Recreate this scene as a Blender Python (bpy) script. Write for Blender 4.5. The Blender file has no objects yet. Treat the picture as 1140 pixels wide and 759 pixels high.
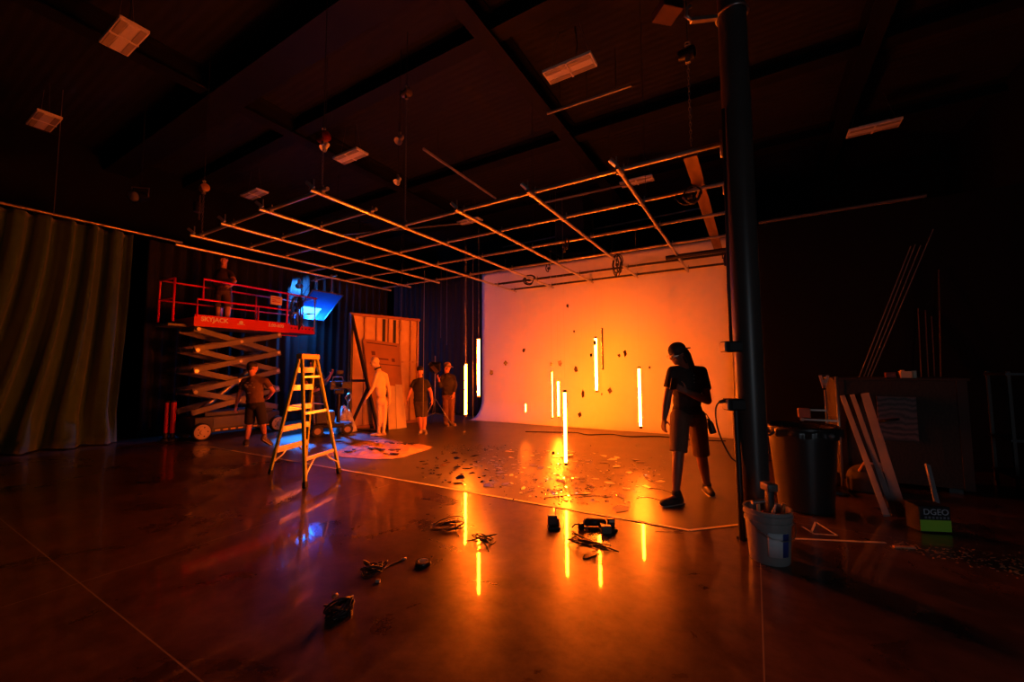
import bpy, bmesh, math, random
from mathutils import Vector as V, Matrix as M3
rnd = random.Random(7)
S = bpy.context.scene
COL = S.collection
PI = math.pi
# ------------------------------------------------------------------ camera
F_PX, YAW, PIT, ROL, HC = 454.2, 0.5343, 0.0710, -0.0060, 1.5
cs, sn = math.cos(YAW), math.sin(YAW)
FWD = V((-sn*math.cos(PIT), cs*math.cos(PIT), math.sin(PIT)))
_ri = V((cs, sn, 0)); _up = _ri.cross(FWD)
RIGHT = _ri*math.cos(ROL) + _up*math.sin(ROL)
UP = RIGHT.cross(FWD)
CAM = V((0, 0, HC))
HR = V((cs, sn, 0)); HD = V((-sn, cs, 0))       # level right / level ahead
def ray(px, py): return RIGHT*((px-570)/F_PX) - UP*((py-379.5)/F_PX) + FWD
def fl(px, py, z=0.0):
    d = ray(px, py); return CAM + d*((z-HC)/d.z)
def aty(px, py, y):
    d = ray(px, py); return CAM + d*(y/d.y)
def atx(px, py, x):
    d = ray(px, py); return CAM + d*(x/d.x)
def pd(px, py, D):
    d = ray(px, py); return CAM + d*(D/d.dot(HD))
def dep(p): return V(p).dot(HD)
def hgt(p, px, py):
    d = ray(px, py); return HC + d.z*math.hypot(p[0], p[1])/math.hypot(d.x, d.y)
cam = bpy.data.objects.new('camera', bpy.data.cameras.new('camera')); COL.objects.link(cam)
cam.data.sensor_width = 36; cam.data.lens = F_PX/1140*36; cam.data.clip_end = 200
mw = M3((RIGHT, UP, -FWD)).transposed().to_4x4(); mw.translation = CAM
cam.matrix_world = mw
S.camera = cam

# ------------------------------------------------------------------ materials
MATS = {}
def mat(name, col, rough=.6, metal=0., spec=.5, var=.25, vscale=6., bump=0., bscale=40., coat=0., coatr=.1, sheen=0.):
    if name in MATS: return MATS[name]
    m = bpy.data.materials.new(name); m.use_nodes = True
    nt = m.node_tree; b = nt.nodes['Principled BSDF']
    c = (*col, 1)
    b.inputs['Roughness'].default_value = rough; b.inputs['Metallic'].default_value = metal
    b.inputs['Specular IOR Level'].default_value = spec
    b.inputs['Coat Weight'].default_value = coat; b.inputs['Coat Roughness'].default_value = coatr
    b.inputs['Sheen Weight'].default_value = sheen
    tc = nt.nodes.new('ShaderNodeTexCoord')
    n = nt.nodes.new('ShaderNodeTexNoise'); n.inputs['Scale'].default_value = vscale; n.inputs['Detail'].default_value = 5
    nt.links.new(tc.outputs['Object'], n.inputs['Vector'])
    mx = nt.nodes.new('ShaderNodeMix'); mx.data_type = 'RGBA'
    nt.links.new(n.outputs['Fac'], mx.inputs['Factor'])
    mx.inputs['A'].default_value = tuple(max(0, x*(1-var)) for x in col)+(1,)
    mx.inputs['B'].default_value = tuple(min(1, x*(1+var)) for x in col)+(1,)
    nt.links.new(mx.outputs['Result'], b.inputs['Base Color'])
    if bump:
        n2 = nt.nodes.new('ShaderNodeTexNoise'); n2.inputs['Scale'].default_value = bscale; n2.inputs['Detail'].default_value = 4
        nt.links.new(tc.outputs['Object'], n2.inputs['Vector'])
        bp = nt.nodes.new('ShaderNodeBump'); bp.inputs['Strength'].default_value = bump; bp.inputs['Distance'].default_value = .02
        nt.links.new(n2.outputs['Fac'], bp.inputs['Height']); nt.links.new(bp.outputs['Normal'], b.inputs['Normal'])
    MATS[name] = m; return m
def emis(name, col, strength):
    m = bpy.data.materials.new(name); m.use_nodes = True
    b = m.node_tree.nodes['Principled BSDF']
    b.inputs['Base Color'].default_value = (.6, .6, .6, 1)
    b.inputs['Emission Color'].default_value = (*col, 1); b.inputs['Emission Strength'].default_value = strength
    MATS[name] = m; return m
def wood(name, c1, c2, scale=3., axis='Z', rough=.6, dist=6.):
    m = bpy.data.materials.new(name); m.use_nodes = True; nt = m.node_tree; b = nt.nodes['Principled BSDF']
    b.inputs['Roughness'].default_value = rough
    tc = nt.nodes.new('ShaderNodeTexCoord'); w = nt.nodes.new('ShaderNodeTexWave')
    w.wave_type = 'RINGS' if axis == 'R' else 'BANDS'
    if axis in 'XYZ': w.bands_direction = axis
    w.inputs['Scale'].default_value = scale; w.inputs['Distortion'].default_value = dist; w.inputs['Detail'].default_value = 3
    nt.links.new(tc.outputs['Object'], w.inputs['Vector'])
    mx = nt.nodes.new('ShaderNodeMix'); mx.data_type = 'RGBA'
    mx.inputs['A'].default_value = (*c1, 1); mx.inputs['B'].default_value = (*c2, 1)
    nt.links.new(w.outputs['Fac'], mx.inputs['Factor']); nt.links.new(mx.outputs['Result'], b.inputs['Base Color'])
    MATS[name] = m; return m

# ------------------------------------------------------------------ mesh builder
def frame_of(d, up=None):
    d = d.normalized(); up = V(up) if up is not None else (V((0, 0, 1)) if abs(d.z) < .95 else V((1, 0, 0)))
    x = up.cross(d)
    if x.length < 1e-6: x = V((1, 0, 0)).cross(d)
    x.normalize(); return x, d.cross(x), d
class MB:
    def __init__(s): s.v = []; s.f = []
    def add(s, vs, fs):
        o = len(s.v); s.v += [V(p) for p in vs]; s.f += [tuple(i+o for i in f) for f in fs]; return s
    def box(s, c, d, R=None, b=0.):
        c = V(c)
        if b > 0:
            bm = bmesh.new(); bmesh.ops.create_cube(bm, size=1)
            for v in bm.verts: v.co = V((v.co.x*d[0], v.co.y*d[1], v.co.z*d[2]))
            bmesh.ops.bevel(bm, geom=bm.edges[:], offset=b, segments=2, profile=.5, affect='EDGES')
            bm.verts.index_update()
            vs = [v.co.copy() for v in bm.verts]; fs = [[v.index for v in f.verts] for f in bm.faces]; bm.free()
        else:
            vs = [V((x*d[0]/2, y*d[1]/2, z*d[2]/2)) for z in (-1, 1) for y in (-1, 1) for x in (-1, 1)]
            fs = [(0, 2, 3, 1), (4, 5, 7, 6), (0, 1, 5, 4), (2, 6, 7, 3), (0, 4, 6, 2), (1, 3, 7, 5)]
        if R is not None: vs = [R @ v for v in vs]
        return s.add([v+c for v in vs], fs)
    def bb(s, a, b, bev=0.):
        a, b = V(a), V(b); return s.box((a+b)/2, [abs(b[i]-a[i]) for i in range(3)], None, bev)
    def bar(s, p0, p1, w, h, up=None, b=0.):
        p0, p1 = V(p0), V(p1); x, y, z = frame_of(p1-p0, up)
        return s.box((p0+p1)/2, (w, h, (p1-p0).length), M3((x, y, z)).transposed(), b)
    def cyl(s, p0, p1, r0, r1=None, n=12, cap=True):
        r1 = r0 if r1 is None else r1
        p0, p1 = V(p0), V(p1); x, y, z = frame_of(p1-p0)
        vs = []
        for p, r in ((p0, r0), (p1, r1)):
            vs += [p+(x*math.cos(2*PI*i/n)+y*math.sin(2*PI*i/n))*r for i in range(n)]
        fs = [(i, (i+1) % n, n+(i+1) % n, n+i) for i in range(n)]
        if cap: fs += [tuple(range(n))[::-1], tuple(range(n, 2*n))]
        return s.add(vs, fs)
    def tube(s, pts, r, n=6, closed=False):
        pts = [V(p) for p in pts]; m = len(pts); vs = []; fs = []; px = None
        for k, p in enumerate(pts):
            if closed: d = pts[(k+1) % m]-pts[k-1]
            else: d = pts[min(k+1, m-1)]-pts[max(k-1, 0)]
            if d.length < 1e-9: d = V((0, 0, 1))
            d.normalize()
            if px is None: px = frame_of(d)[0]
            px = px-d*px.dot(d)
            if px.length < 1e-6: px = frame_of(d)[0]
            px.normalize(); yy = d.cross(px)
            vs += [p+(px*math.cos(2*PI*i/n)+yy*math.sin(2*PI*i/n))*r for i in range(n)]
        for k in range(m if closed else m-1):
            a, b = k*n, ((k+1) % m)*n
            fs += [(a+i, a+(i+1) % n, b+(i+1) % n, b+i) for i in range(n)]
        if not closed: fs += [tuple(range(n))[::-1], tuple(range((m-1)*n, m*n))]
        return s.add(vs, fs)
    def lathe(s, prof, c=(0, 0, 0), n=24, R=None, closed=False):
        c = V(c); vs = []; fs = []; m = len(prof)
        for r, z in prof:
            for i in range(n):
                p = V((r*math.cos(2*PI*i/n), r*math.sin(2*PI*i/n), z)); vs.append(c+(R @ p if R is not None else p))
        for k in range(m-1):
            a, b = k*n, (k+1)*n
            fs += [(a+i, a+(i+1) % n, b+(i+1) % n, b+i) for i in range(n)]
        if prof[0][0] > 1e-6 and not closed: fs.append(tuple(range(n))[::-1])
        if prof[-1][0] > 1e-6 and not closed: fs.append(tuple(range((m-1)*n, m*n)))
        return s.add(vs, fs)
    def ell(s, c, ax, n=14, m=9):
        c = V(c)
        if not isinstance(ax, (list, tuple)): ax = (V((ax, 0, 0)), V((0, ax, 0)), V((0, 0, ax)))
        elif not isinstance(ax[0], V): ax = (V((ax[0], 0, 0)), V((0, ax[1], 0)), V((0, 0, ax[2])))
        vs = [c-ax[2]]; fs = []
        for j in range(1, m):
            t = PI*j/m
            for i in range(n):
                a = 2*PI*i/n
                vs.append(c+ax[0]*math.sin(t)*math.cos(a)+ax[1]*math.sin(t)*math.sin(a)-ax[2]*math.cos(t))
        vs.append(c+ax[2]); L = len(vs)-1
        for i in range(n):
            fs.append((0, 1+(i+1) % n, 1+i)); fs.append((L, L-n+i, L-n+(i+1) % n))
        for j in range(m-2):
            a = 1+j*n
            fs += [(a+i, a+(i+1) % n, a+n+(i+1) % n, a+n+i) for i in range(n)]
        return s.add(vs, fs)
    def cap(s, p0, p1, r0, r1=None, n=12):
        r1 = r0 if r1 is None else r1
        s.cyl(p0, p1, r0, r1, n); s.ell(p0, r0, n, 8); s.ell(p1, r1, n, 8); return s
    def prism(s, pts, h, R=None, c=(0, 0, 0)):
        n = len(pts); c = V(c)
        vs = [V((p[0], p[1], z)) for z in (0, h) for p in pts]
        if R is not None: vs = [R @ v for v in vs]
        fs = [tuple(range(n))[::-1], tuple(range(n, 2*n))]+[(i, (i+1) % n, n+(i+1) % n, n+i) for i in range(n)]
        return s.add([v+c for v in vs], fs)
    def slab(s, pts, nrm, t):
        "closed polygon of 3-D points given a thickness along nrm"
        n = len(pts); nrm = V(nrm)*t
        vs = [V(p) for p in pts]+[V(p)+nrm for p in pts]
        return s.add(vs, [tuple(range(n))[::-1], tuple(range(n, 2*n))]+[(i, (i+1) % n, n+(i+1) % n, n+i) for i in range(n)])
    def grid(s, fn, nu, nv, thick=None):
        vs = [V(fn(u/nu, w/nv)) for w in range(nv+1) for u in range(nu+1)]
        fs = [(w*(nu+1)+u, w*(nu+1)+u+1, (w+1)*(nu+1)+u+1, (w+1)*(nu+1)+u) for w in range(nv) for u in range(nu)]
        return s.add(vs, fs)
    def build(s, name, m, parent=None, loc=None, smooth=False, remesh=0., solid=0., smooths=4, floorz=None, bevel=0., ang=None):
        off = V((0, 0, 0))
        if parent is not None:
            r = parent
            while r.parent is not None: r = r.parent
            off = r.location.copy()
        elif loc is not None: off = V(loc)
        me = bpy.data.meshes.new(name)
        me.from_pydata([tuple(p-off) for p in s.v], [], s.f); me.update()
        bm = bmesh.new(); bm.from_mesh(me); bmesh.ops.recalc_face_normals(bm, faces=bm.faces); bm.to_mesh(me); bm.free()
        o = bpy.data.objects.new(name, me); COL.objects.link(o)
        if parent is not None: o.parent = parent
        else: o.location = off
        if remesh:
            md = o.modifiers.new('r', 'REMESH'); md.mode = 'VOXEL'; md.voxel_size = remesh; md.use_smooth_shade = True
            if smooths:
                sm = o.modifiers.new('s', 'SMOOTH'); sm.factor = .5; sm.iterations = smooths
            dg = bpy.context.evaluated_depsgraph_get(); dg.update()
            me2 = bpy.data.meshes.new_from_object(o.evaluated_get(dg)); o.modifiers.clear()
            o.data = me2; bpy.data.meshes.remove(me); me = me2
            if floorz is not None:
                for v in me.vertices:
                    if v.co.z+off.z < floorz: v.co.z = floorz-off.z
            smooth = True
        if solid:
            md = o.modifiers.new('solid', 'SOLIDIFY'); md.thickness = solid; md.offset = 0
        if bevel:
            md = o.modifiers.new('bevel', 'BEVEL'); md.width = bevel; md.segments = 2; md.limit_method = 'ANGLE'
        me.materials.clear(); me.materials.append(m)
        if smooth:
            me.polygons.foreach_set('use_smooth', [True]*len(me.polygons))
            if ang is not None:
                try: me.set_sharp_from_angle(angle=math.radians(ang))
                except Exception: pass
        return o
def tag(o, label, cat, group=None, kind=None):
    o['label'] = label
    if cat: o['category'] = cat
    if group: o['group'] = group
    if kind: o['kind'] = kind
    return o
def thing(name, label, cat, loc=(0, 0, 0), group=None):
    o = bpy.data.objects.new(name, None); COL.objects.link(o); o.location = V(loc); o.empty_display_size = .1
    return tag(o, label, cat, group)
def struct(o, label): o['kind'] = 'structure'; o['label'] = label; return o
def dup(root, loc, rotz=0., label=None):
    def rec(o, par):
        c = o.copy(); COL.objects.link(c)
        if par is not None: c.parent = par
        for ch in list(o.children): rec(ch, c)
        return c
    r = rec(root, None); r.location = V(loc); r.rotation_euler = (0, 0, rotz)
    if label: r['label'] = label
    return r
def text(name, body, m, parent, p, xdir, ydir, size, ext=.002, bold=0.):
    cu = bpy.data.curves.new(name, 'FONT'); cu.body = body; cu.size = size; cu.extrude = ext; cu.offset = bold; cu.align_x = 'LEFT'
    cu.materials.append(m)
    o = bpy.data.objects.new(name, cu); COL.objects.link(o)
    x = V(xdir).normalized(); y = V(ydir).normalized(); z = x.cross(y)
    r = parent
    while r.parent is not None: r = r.parent
    o.parent = parent
    mm = M3((x, y, z)).transposed().to_4x4(); mm.translation = V(p)-r.location
    bpy.context.view_layer.update()
    me = bpy.data.meshes.new_from_object(o.evaluated_get(bpy.context.evaluated_depsgraph_get()))
    bpy.data.objects.remove(o); o = bpy.data.objects.new(name, me); COL.objects.link(o); o.parent = parent
    me.materials.clear(); me.materials.append(m)
    me.transform(mm)
    return o
def arc(c, r, a0, a1, n, z=None, sq=1.):
    return [V((c[0]+r*math.cos(a0+(a1-a0)*i/n), c[1]+sq*r*math.sin(a0+(a1-a0)*i/n), c[2])) for i in range(n+1)]

# common materials
BLK = mat('black_paint', (.012, .012, .013), .5, vscale=9)
BLKM = mat('black_metal', (.02, .02, .022), .38, .6, vscale=20)
RUB = mat('black_rubber', (.015, .015, .015), .65, bump=.2)
STEEL = mat('galvanised_steel', (.45, .44, .43), .35, .9, var=.2, vscale=30)
ALU = mat('dull_aluminium', (.5, .5, .52), .32, .9, var=.1)
CORD = mat('black_cable_jacket', (.012, .012, .012), .45)
# ================================================================== SETTING
X0, X1, Y0, Y1, ZC = -14.5, 4.6, -6.0, 15.0, 7.3
def floor_mat():
    m = bpy.data.materials.new('polished_concrete'); m.use_nodes = True; nt = m.node_tree; b = nt.nodes['Principled BSDF']; L = nt.links.new
    tc = nt.nodes.new('ShaderNodeTexCoord')
    n1 = nt.nodes.new('ShaderNodeTexNoise'); n1.inputs['Scale'].default_value = 1.1; n1.inputs['Detail'].default_value = 9; n1.inputs['Roughness'].default_value = .62; n1.inputs['Distortion'].default_value = .6
    n2 = nt.nodes.new('ShaderNodeTexNoise'); n2.inputs['Scale'].default_value = 7; n2.inputs['Detail'].default_value = 8; n2.inputs['Roughness'].default_value = .7
    L(tc.outputs['Object'], n1.inputs['Vector']); L(tc.outputs['Object'], n2.inputs['Vector'])
    cr = nt.nodes.new('ShaderNodeValToRGB'); cr.color_ramp.elements[0].position = .38; cr.color_ramp.elements[0].color = (.03, .018, .014, 1)
    cr.color_ramp.elements[1].position = .66; cr.color_ramp.elements[1].color = (.12, .075, .058, 1)
    ad = nt.nodes.new('ShaderNodeMix'); ad.data_type = 'FLOAT'; ad.inputs['Factor'].default_value = .4
    L(n1.outputs['Fac'], ad.inputs['A']); L(n2.outputs['Fac'], ad.inputs['B']); L(ad.outputs['Result'], cr.inputs['Fac'])
    # saw-cut joints
    sp = nt.nodes.new('ShaderNodeSeparateXYZ'); L(tc.outputs['Object'], sp.inputs[0])
    def line(axis, off, per):
        a = nt.nodes.new('ShaderNodeMath'); a.operation = 'ADD'; a.inputs[1].default_value = off; L(sp.outputs[axis], a.inputs[0])
        p = nt.nodes.new('ShaderNodeMath'); p.operation = 'PINGPONG'; p.inputs[1].default_value = per/2; L(a.outputs[0], p.inputs[0])
        c = nt.nodes.new('ShaderNodeMath'); c.operation = 'LESS_THAN'; c.inputs[1].default_value = .004; L(p.outputs[0], c.inputs[0]); return c
    l1 = line(0, .02, 4.2); l2 = line(1, -1.03, 3.9)
    mxx = nt.nodes.new('ShaderNodeMath'); mxx.operation = 'MAXIMUM'; L(l1.outputs[0], mxx.inputs[0]); L(l2.outputs[0], mxx.inputs[1])
    mx = nt.nodes.new('ShaderNodeMix'); mx.data_type = 'RGBA'; L(mxx.outputs[0], mx.inputs['Factor']); L(cr.outputs['Color'], mx.inputs['A']); mx.inputs['B'].default_value = (.2, .18, .16, 1)
    L(mx.outputs['Result'], b.inputs['Base Color'])
    mr = nt.nodes.new('ShaderNodeMapRange'); mr.inputs['From Min'].default_value = .3; mr.inputs['From Max'].default_value = .7
    mr.inputs['To Min'].default_value = .22; mr.inputs['To Max'].default_value = .42
    L(n1.outputs['Fac'], mr.inputs['Value']); L(mr.outputs['Result'], b.inputs['Roughness'])
    b.inputs['Specular IOR Level'].default_value = .13
    b.inputs['Coat Weight'].default_value = .5; b.inputs['Coat Roughness'].default_value = .05
    bp = nt.nodes.new('ShaderNodeBump'); bp.inputs['Strength'].default_value = .012; bp.inputs['Distance'].default_value = .02
    L(n2.outputs['Fac'], bp.inputs['Height']); L(bp.outputs['Normal'], b.inputs['Normal'])
    return m
struct(MB().bb((X0, Y0, -.12), (X1, Y1, 0)).build('floor', floor_mat()), 'polished mottled dark concrete studio floor')
STAGE = mat('matt_black_stage_floor', (.075, .07, .065), .35, spec=.45, var=.5, vscale=2.2, bump=.05, bscale=120)
stage_pts = [(-12.0, 4.06), (-.58, 4.2), (-.1, 4.66), (-.1, 10.9), (-12.0, 10.9)]
struct(MB().prism(stage_pts, .004).build('floor_stage', STAGE), 'matt black painted stage area of the floor')
def deck_mat():
    m = bpy.data.materials.new('black_roof_deck'); m.use_nodes = True; nt = m.node_tree; b = nt.nodes['Principled BSDF']
    b.inputs['Base Color'].default_value = (.0065, .006, .006, 1); b.inputs['Roughness'].default_value = .8
    tc = nt.nodes.new('ShaderNodeTexCoord'); w = nt.nodes.new('ShaderNodeTexWave'); w.bands_direction = 'Y'; w.inputs['Scale'].default_value = 2.
    nt.links.new(tc.outputs['Object'], w.inputs['Vector']); bp = nt.nodes.new('ShaderNodeBump'); bp.inputs['Distance'].default_value = .04; bp.inputs['Strength'].default_value = .2
    nt.links.new(w.outputs['Fac'], bp.inputs['Height']); nt.links.new(bp.outputs['Normal'], b.inputs['Normal']); return m
struct(MB().bb((X0, Y0, ZC), (X1, Y1, ZC+.15)).build('ceiling', deck_mat()), 'black painted ribbed roof deck')
WALL = mat('black_wall_paint', (.004, .0038, .0038), .8, spec=.2, vscale=1.5, var=.4, bump=.1, bscale=15)
struct(MB().bb((X0-.15, Y0, 0), (X0, Y1, ZC)).build('wall_left', WALL), 'black painted side wall')
struct(MB().bb((X1, Y0, 0), (X1+.15, Y1, ZC)).build('wall_right', WALL), 'black painted right wall')
struct(MB().bb((X0, Y1, 0), (X1, Y1+.15, ZC)).build('wall_back', WALL), 'black painted back wall')
struct(MB().bb((X0, Y0-.15, 0), (X1, Y0, ZC)).build('wall_front', WALL), 'black painted wall behind the viewpoint')
struct(MB().bb((.16, 8.6, 0), (X1, 8.75, 4.12)).build('wall_partition', WALL), 'black partition wall behind the workshop corner')
# unseen doorway frame, added as a surround for the fill light
dm = mat('added_frame_grey', (.2, .2, .2), .5); db = MB()
for yy in (-4.05, -1.15): db.bb((X1-.06, yy-.06, 0), (X1, yy+.06, 3.5))
db.bb((X1-.06, -4.11, 3.4), (X1, -1.09, 3.52)); d1 = struct(db.build('added_door_1', dm), 'added grey doorway frame around the fill light, out of view')
MB().bb((X1-.02, -3.99, .02), (X1-.005, -1.21, 3.4)).build('added_door_panel', mat('added_panel_pale', (.5, .5, .5), .6), d1)
# roof beams (wide flange, run across the room) and girders (run into depth)
BEAM = mat('black_steel_beam', (.005, .005, .005), .7, spec=.25, vscale=3)
def ibeam(p0, p1, w, h, name='ceiling_beam'):
    p0, p1 = V(p0), V(p1); mb = MB()
    mb.bar(p0+V((0, 0, -h+.015)), p1+V((0, 0, -h+.015)), w, .03, (0, 0, 1)); mb.bar(p0+V((0, 0, -.015)), p1+V((0, 0, -.015)), w, .03, (0, 0, 1))
    mb.bar(p0+V((0, 0, -h/2)), p1+V((0, 0, -h/2)), .025, h-.04, (0, 0, 1))
    return struct(mb.build(name, BEAM), 'black steel roof beam')
for i, (y, w, h) in enumerate(((3.75, .55, .5), (5.35, .3, .3), (8.9, .3, .3), (11.9, .3, .3), (.2, .4, .4))):
    ibeam((X0, y, ZC), (X1, y, ZC), w, h, 'trim_%d' % (i+1))
for i, x in enumerate((-3.55, -8.9, 1.9)):
    ibeam((x, Y0, ZC-.3 if False else ZC), (x, Y1, ZC), .28, .42, 'trim_%d' % (i+6))
# steel column
colp = fl(842, 597)
COLM = mat('dark_painted_steel', (.06, .05, .046), .36, vscale=5)
cb = MB().cyl((colp.x, colp.y, 0), (colp.x, colp.y, ZC), .125, n=40)
cb.box((colp.x, colp.y, .012), (.3, .3, .024))
struct(cb.build('column', COLM, smooth=True, ang=40), 'dark steel roof column beside the stage')

# ================================================================== DRAPES
DRAPE = mat('black_duvetyne', (.009, .010, .012), .95, vscale=3)
def drape(name, label, p0, p1, zt, zb, m, amp=.06, per=.22, seed=1, group=None, nz=14, shape=None):
    r = random.Random(seed); p0, p1 = V((*p0, 0)), V((*p1, 0)); L = (p1-p0).length; t = (p1-p0).normalized(); nn = V((t.y, -t.x, 0))
    n = max(12, int(L/per*8)); ph = [r.uniform(0, 6.28) for _ in range(6)]
    def fn(u, w):
        s = u*L; z = zb+(zt-zb)*w
        a = amp*(.75+.5*math.sin(s*.9+ph[0]))*(1.15-.3*w)
        o = a*(math.sin(s*2*PI/per+1.4*math.sin(s*1.1+ph[1])+.5*math.sin(z*.7+ph[2]))+.35*math.sin(s*2*PI/per*2.1+ph[3]))
        p = p0+t*s+nn*o; p.z = z
        if shape: p = shape(p, u, w)
        return p
    o = MB().grid(fn, n, nz).build(name, m, loc=(p0.x, p0.y, zb), smooth=True, solid=.006)
    return tag(o, label, 'curtain', group)
drape('black_drape', 'long black drape along the left side behind the scissor lift', (-12.15, 3.75), (-12.15, 11.1), 4.62, .02, DRAPE, .07, .3, 2)
drape('black_drape', 'black drape across the back, left of the white backdrop', (-12.0, 11.25), (-7.62, 11.0), 4.75, .02, DRAPE, .06, .28, 3)
CURT = mat('olive_green_velour', (.03, .085, .045), .9, vscale=4, var=.35, sheen=.3, bump=.2, bscale=90)
def swoop(p, u, w):
    k = (1-w)
    p.y -= (.95*k**1.8)*(.25+.75*math.sin(PI*min(1, u*1.05+.05))**.8)*(1 if u < .9 else (1-(u-.9)*6))
    p.x += .0+.3*max(0, k-.86)/.14*(.4+.6*math.sin(u*37)**2)*(0.3+u) - .35*(1-u)*k
    if w < .03: p.z = .012+.02*abs(math.sin(u*60))
    return p
drape('stage_curtain', 'heavy dark green curtain swept aside and puddling on the floor at far left', (-12.0, -1.2), (-12.0, 3.42), 4.61, .01, CURT, .12, .33, 5, nz=40, shape=swoop)
rt = thing('curtain_rail', 'long steel pipe carrying the dark green curtain', 'rail', (-12.0, 1, 4.66))
MB().cyl((-12.0, -1.6, 4.67), (-12.0, 4.35, 4.68), .03).build('pipe', STEEL, rt, smooth=True, ang=40)
for i in range(20): MB().box((-12.0, -1.1+i*.235, 4.635), (.02, .03, .05)).build('hook', BLKM, rt)
for y in (-.8, 2.2): MB().cyl((-12.0, y, 4.7), (-12.0, y, ZC), .006, n=6).build('suspension_wire', STEEL, rt)

# ================================================================== BACKDROP (cyclorama)
CYC = mat('white_backdrop_cloth', (.78, .77, .74), .85, var=.03, vscale=2)
YB, RB = 10.72, .62
def cyc(u, w):
    x = -7.46+u*(7.46-.02)
    s = w
    if s < .08: y = YB-RB-.12*(1-s/.08); z = .012
    elif s < .3:
        a = (s-.08)/.22*PI/2; y = YB-RB+RB*math.sin(a); z = .012+RB*(1-math.cos(a))
    else: y = YB; z = .012+RB+(4.58-RB)*(s-.3)/.7
    y += .012*math.sin(x*2.3)*min(1, z)
    return (x, y, z)
ct = thing('cyclorama_backdrop', 'tall white cloth backdrop curving onto the stage floor, lit orange', 'backdrop', (-3.7, YB, 0))
MB().grid(cyc, 60, 60).build('cloth', CYC, ct, smooth=True, solid=.006)
MB().cyl((-7.5, YB+.03, 4.63), (.0, YB+.03, 4.63), .03).build('top_pipe', BLKM, ct, smooth=True, ang=40)
MB().box((-3.74, 9.975, .012), (7.44, .05, .006)).build('edge_tape', mat('grey_gaffer_tape', (.35, .34, .32), .7), ct)

# ================================================================== STAGE TAPE
TAPE = mat('white_floor_tape', (.62, .58, .5), .6)
def tape(label, pts, w=.03, z=.0045):
    mb = MB()
    for a, b in zip(pts, pts[1:]): mb.bar(V((*a, z+.0008)), V((*b, z+.0008)), w, .0016, (0, 0, 1))
    return tag(mb.build('floor_tape', TAPE, loc=(*pts[0], z)), label, 'tape')
tape('long pale tape line along the front edge of the black stage floor', [(-9.95, 4.05), (-.58, 4.2), (-.13, 4.64)], .035)
tape('pale tape line on the concrete to the right of the bucket', [tuple(fl(884, 599.5)[:2]), tuple(fl(986, 604)[:2])], .03, .0005)
tr = [fl(p, q) for p, q in ((893, 586), (906, 594), (932, 596), (908, 581), (903, 593))]
tape('loose triangle of twisted tape on the concrete beside the trash bin', [tuple(p[:2]) for p in tr], .018, .0005)
# ================================================================== LED TUBES
ZG = 3.88
ORANGE = (1.0, .12, .0042)
TUBE_ON = emis('orange_tube_glow', ORANGE, 620)
TUBE_BACK = mat('dark_tube_back', (.06, .05, .045), .5)
TUBE_CAP = mat('tube_end_cap', (.03, .03, .03), .4)
THREAD = mat('pale_thread', (.75, .6, .45), .7)
WIRE = mat('thin_steel_wire', (.25, .24, .23), .4, .8)
def led_tube(label, P, ztop, zbot, face, r=.022, on=True, wire=True, A=150):
    x, y = P[0], P[1]
    t = thing('hanging_led_tube', label, 'tube light', (x, y, zbot), 'hanging LED tubes')
    f = V((face[0], face[1], 0)).normalized(); sd = V((-f.y, f.x, 0)); n = 24
    def shell(a0, a1, rr):
        mb = MB(); k = 16; vs = []
        for z in (zbot+.035, ztop-.035):
            for i in range(k+1):
                a = a0+(a1-a0)*i/k; vs.append(V((x, y, z))+f*rr*math.cos(a)+sd*rr*math.sin(a))
            vs.append(V((x, y, z))+f*rr*.2*math.cos((a0+a1)/2))
        m = k+2
        fs = [(i, i+1, m+i+1, m+i) for i in range(k+1)]+[(k+1, 0, m, 2*m-1), tuple(range(m))[::-1], tuple(range(m, 2*m))]
        return mb.add(vs, fs)
    A = math.radians(A)
    shell(-A, A, r).build('diffuser', TUBE_ON, t)
    if A < PI-.05: shell(A, 2*PI-A, r*.96).build('housing', TUBE_BACK, t)
    for z0, z1 in ((zbot, zbot+.036), (ztop-.036, ztop)):
        MB().cyl((x, y, z0), (x, y, z1), r*1.08, n=20).build('end_cap', TUBE_CAP, t, smooth=True, ang=40)
    if wire: MB().cyl((x, y, ztop), (x, y, ZG), .0012, n=5).build('suspension_wire', THREAD, t)
    return t
def tb(label, cpx, cpy, px, py0, py1, face=(.51, -.86), **k):
    P = fl(cpx, cpy); zt = hgt(P, px, py0); zb = hgt(P, px, py1)
    return led_tube(label, P, zt, zb, face, **k)
tb('lit orange tube hanging low in front of the dark drape, left of the backdrop', 518.5, 504, 517.5, 403.5, 463.5, (-.4, -.92), A=108)
tb('lit orange tube hanging high at the left edge of the backdrop', 533, 516, 532.5, 375.5, 442.5, (-.4, -.92), A=112)
tb('lit orange tube hanging lowest, its end just above the mirror shards', 630.5, 537, 629, 434, 517.5, (-.7, -.71), A=108)
tb('lit orange tube hanging highest, near the middle of the backdrop', 666, 511, 663, 374.5, 436.5, (-.7, -.71), r=.024, A=110)
tb('lit orange tube hanging by itself on the right, beside the man in the cap', 714.5, 514.5, 711.5, 408, 476.5, (-.75, -.66), r=.024, A=104)
def tbd(label, px, py0, py1, D, face, **k):
    p = pd(px, (py0+py1)/2, D); zt = hgt(p, px, py0); zb = hgt(p, px, py1)
    return led_tube(label, p, zt, zb, face, **k)
tbd('short looking lit tube close to the backdrop, just left of the lowest tube', 621.7, 423, 464.5, 9.9, (-.1, -1), A=180)
tbd('narrow sliver of a lit tube turned side-on, leftmost of the middle three', 614.3, 412.5, 466, 8.8, (.72, .69), r=.018, A=85)
tbd('dark tube facing the backdrop, seen from its unlit back', 670.8, 365, 411.5, 9.3, (-.5, .86), r=.02, A=64)
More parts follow.
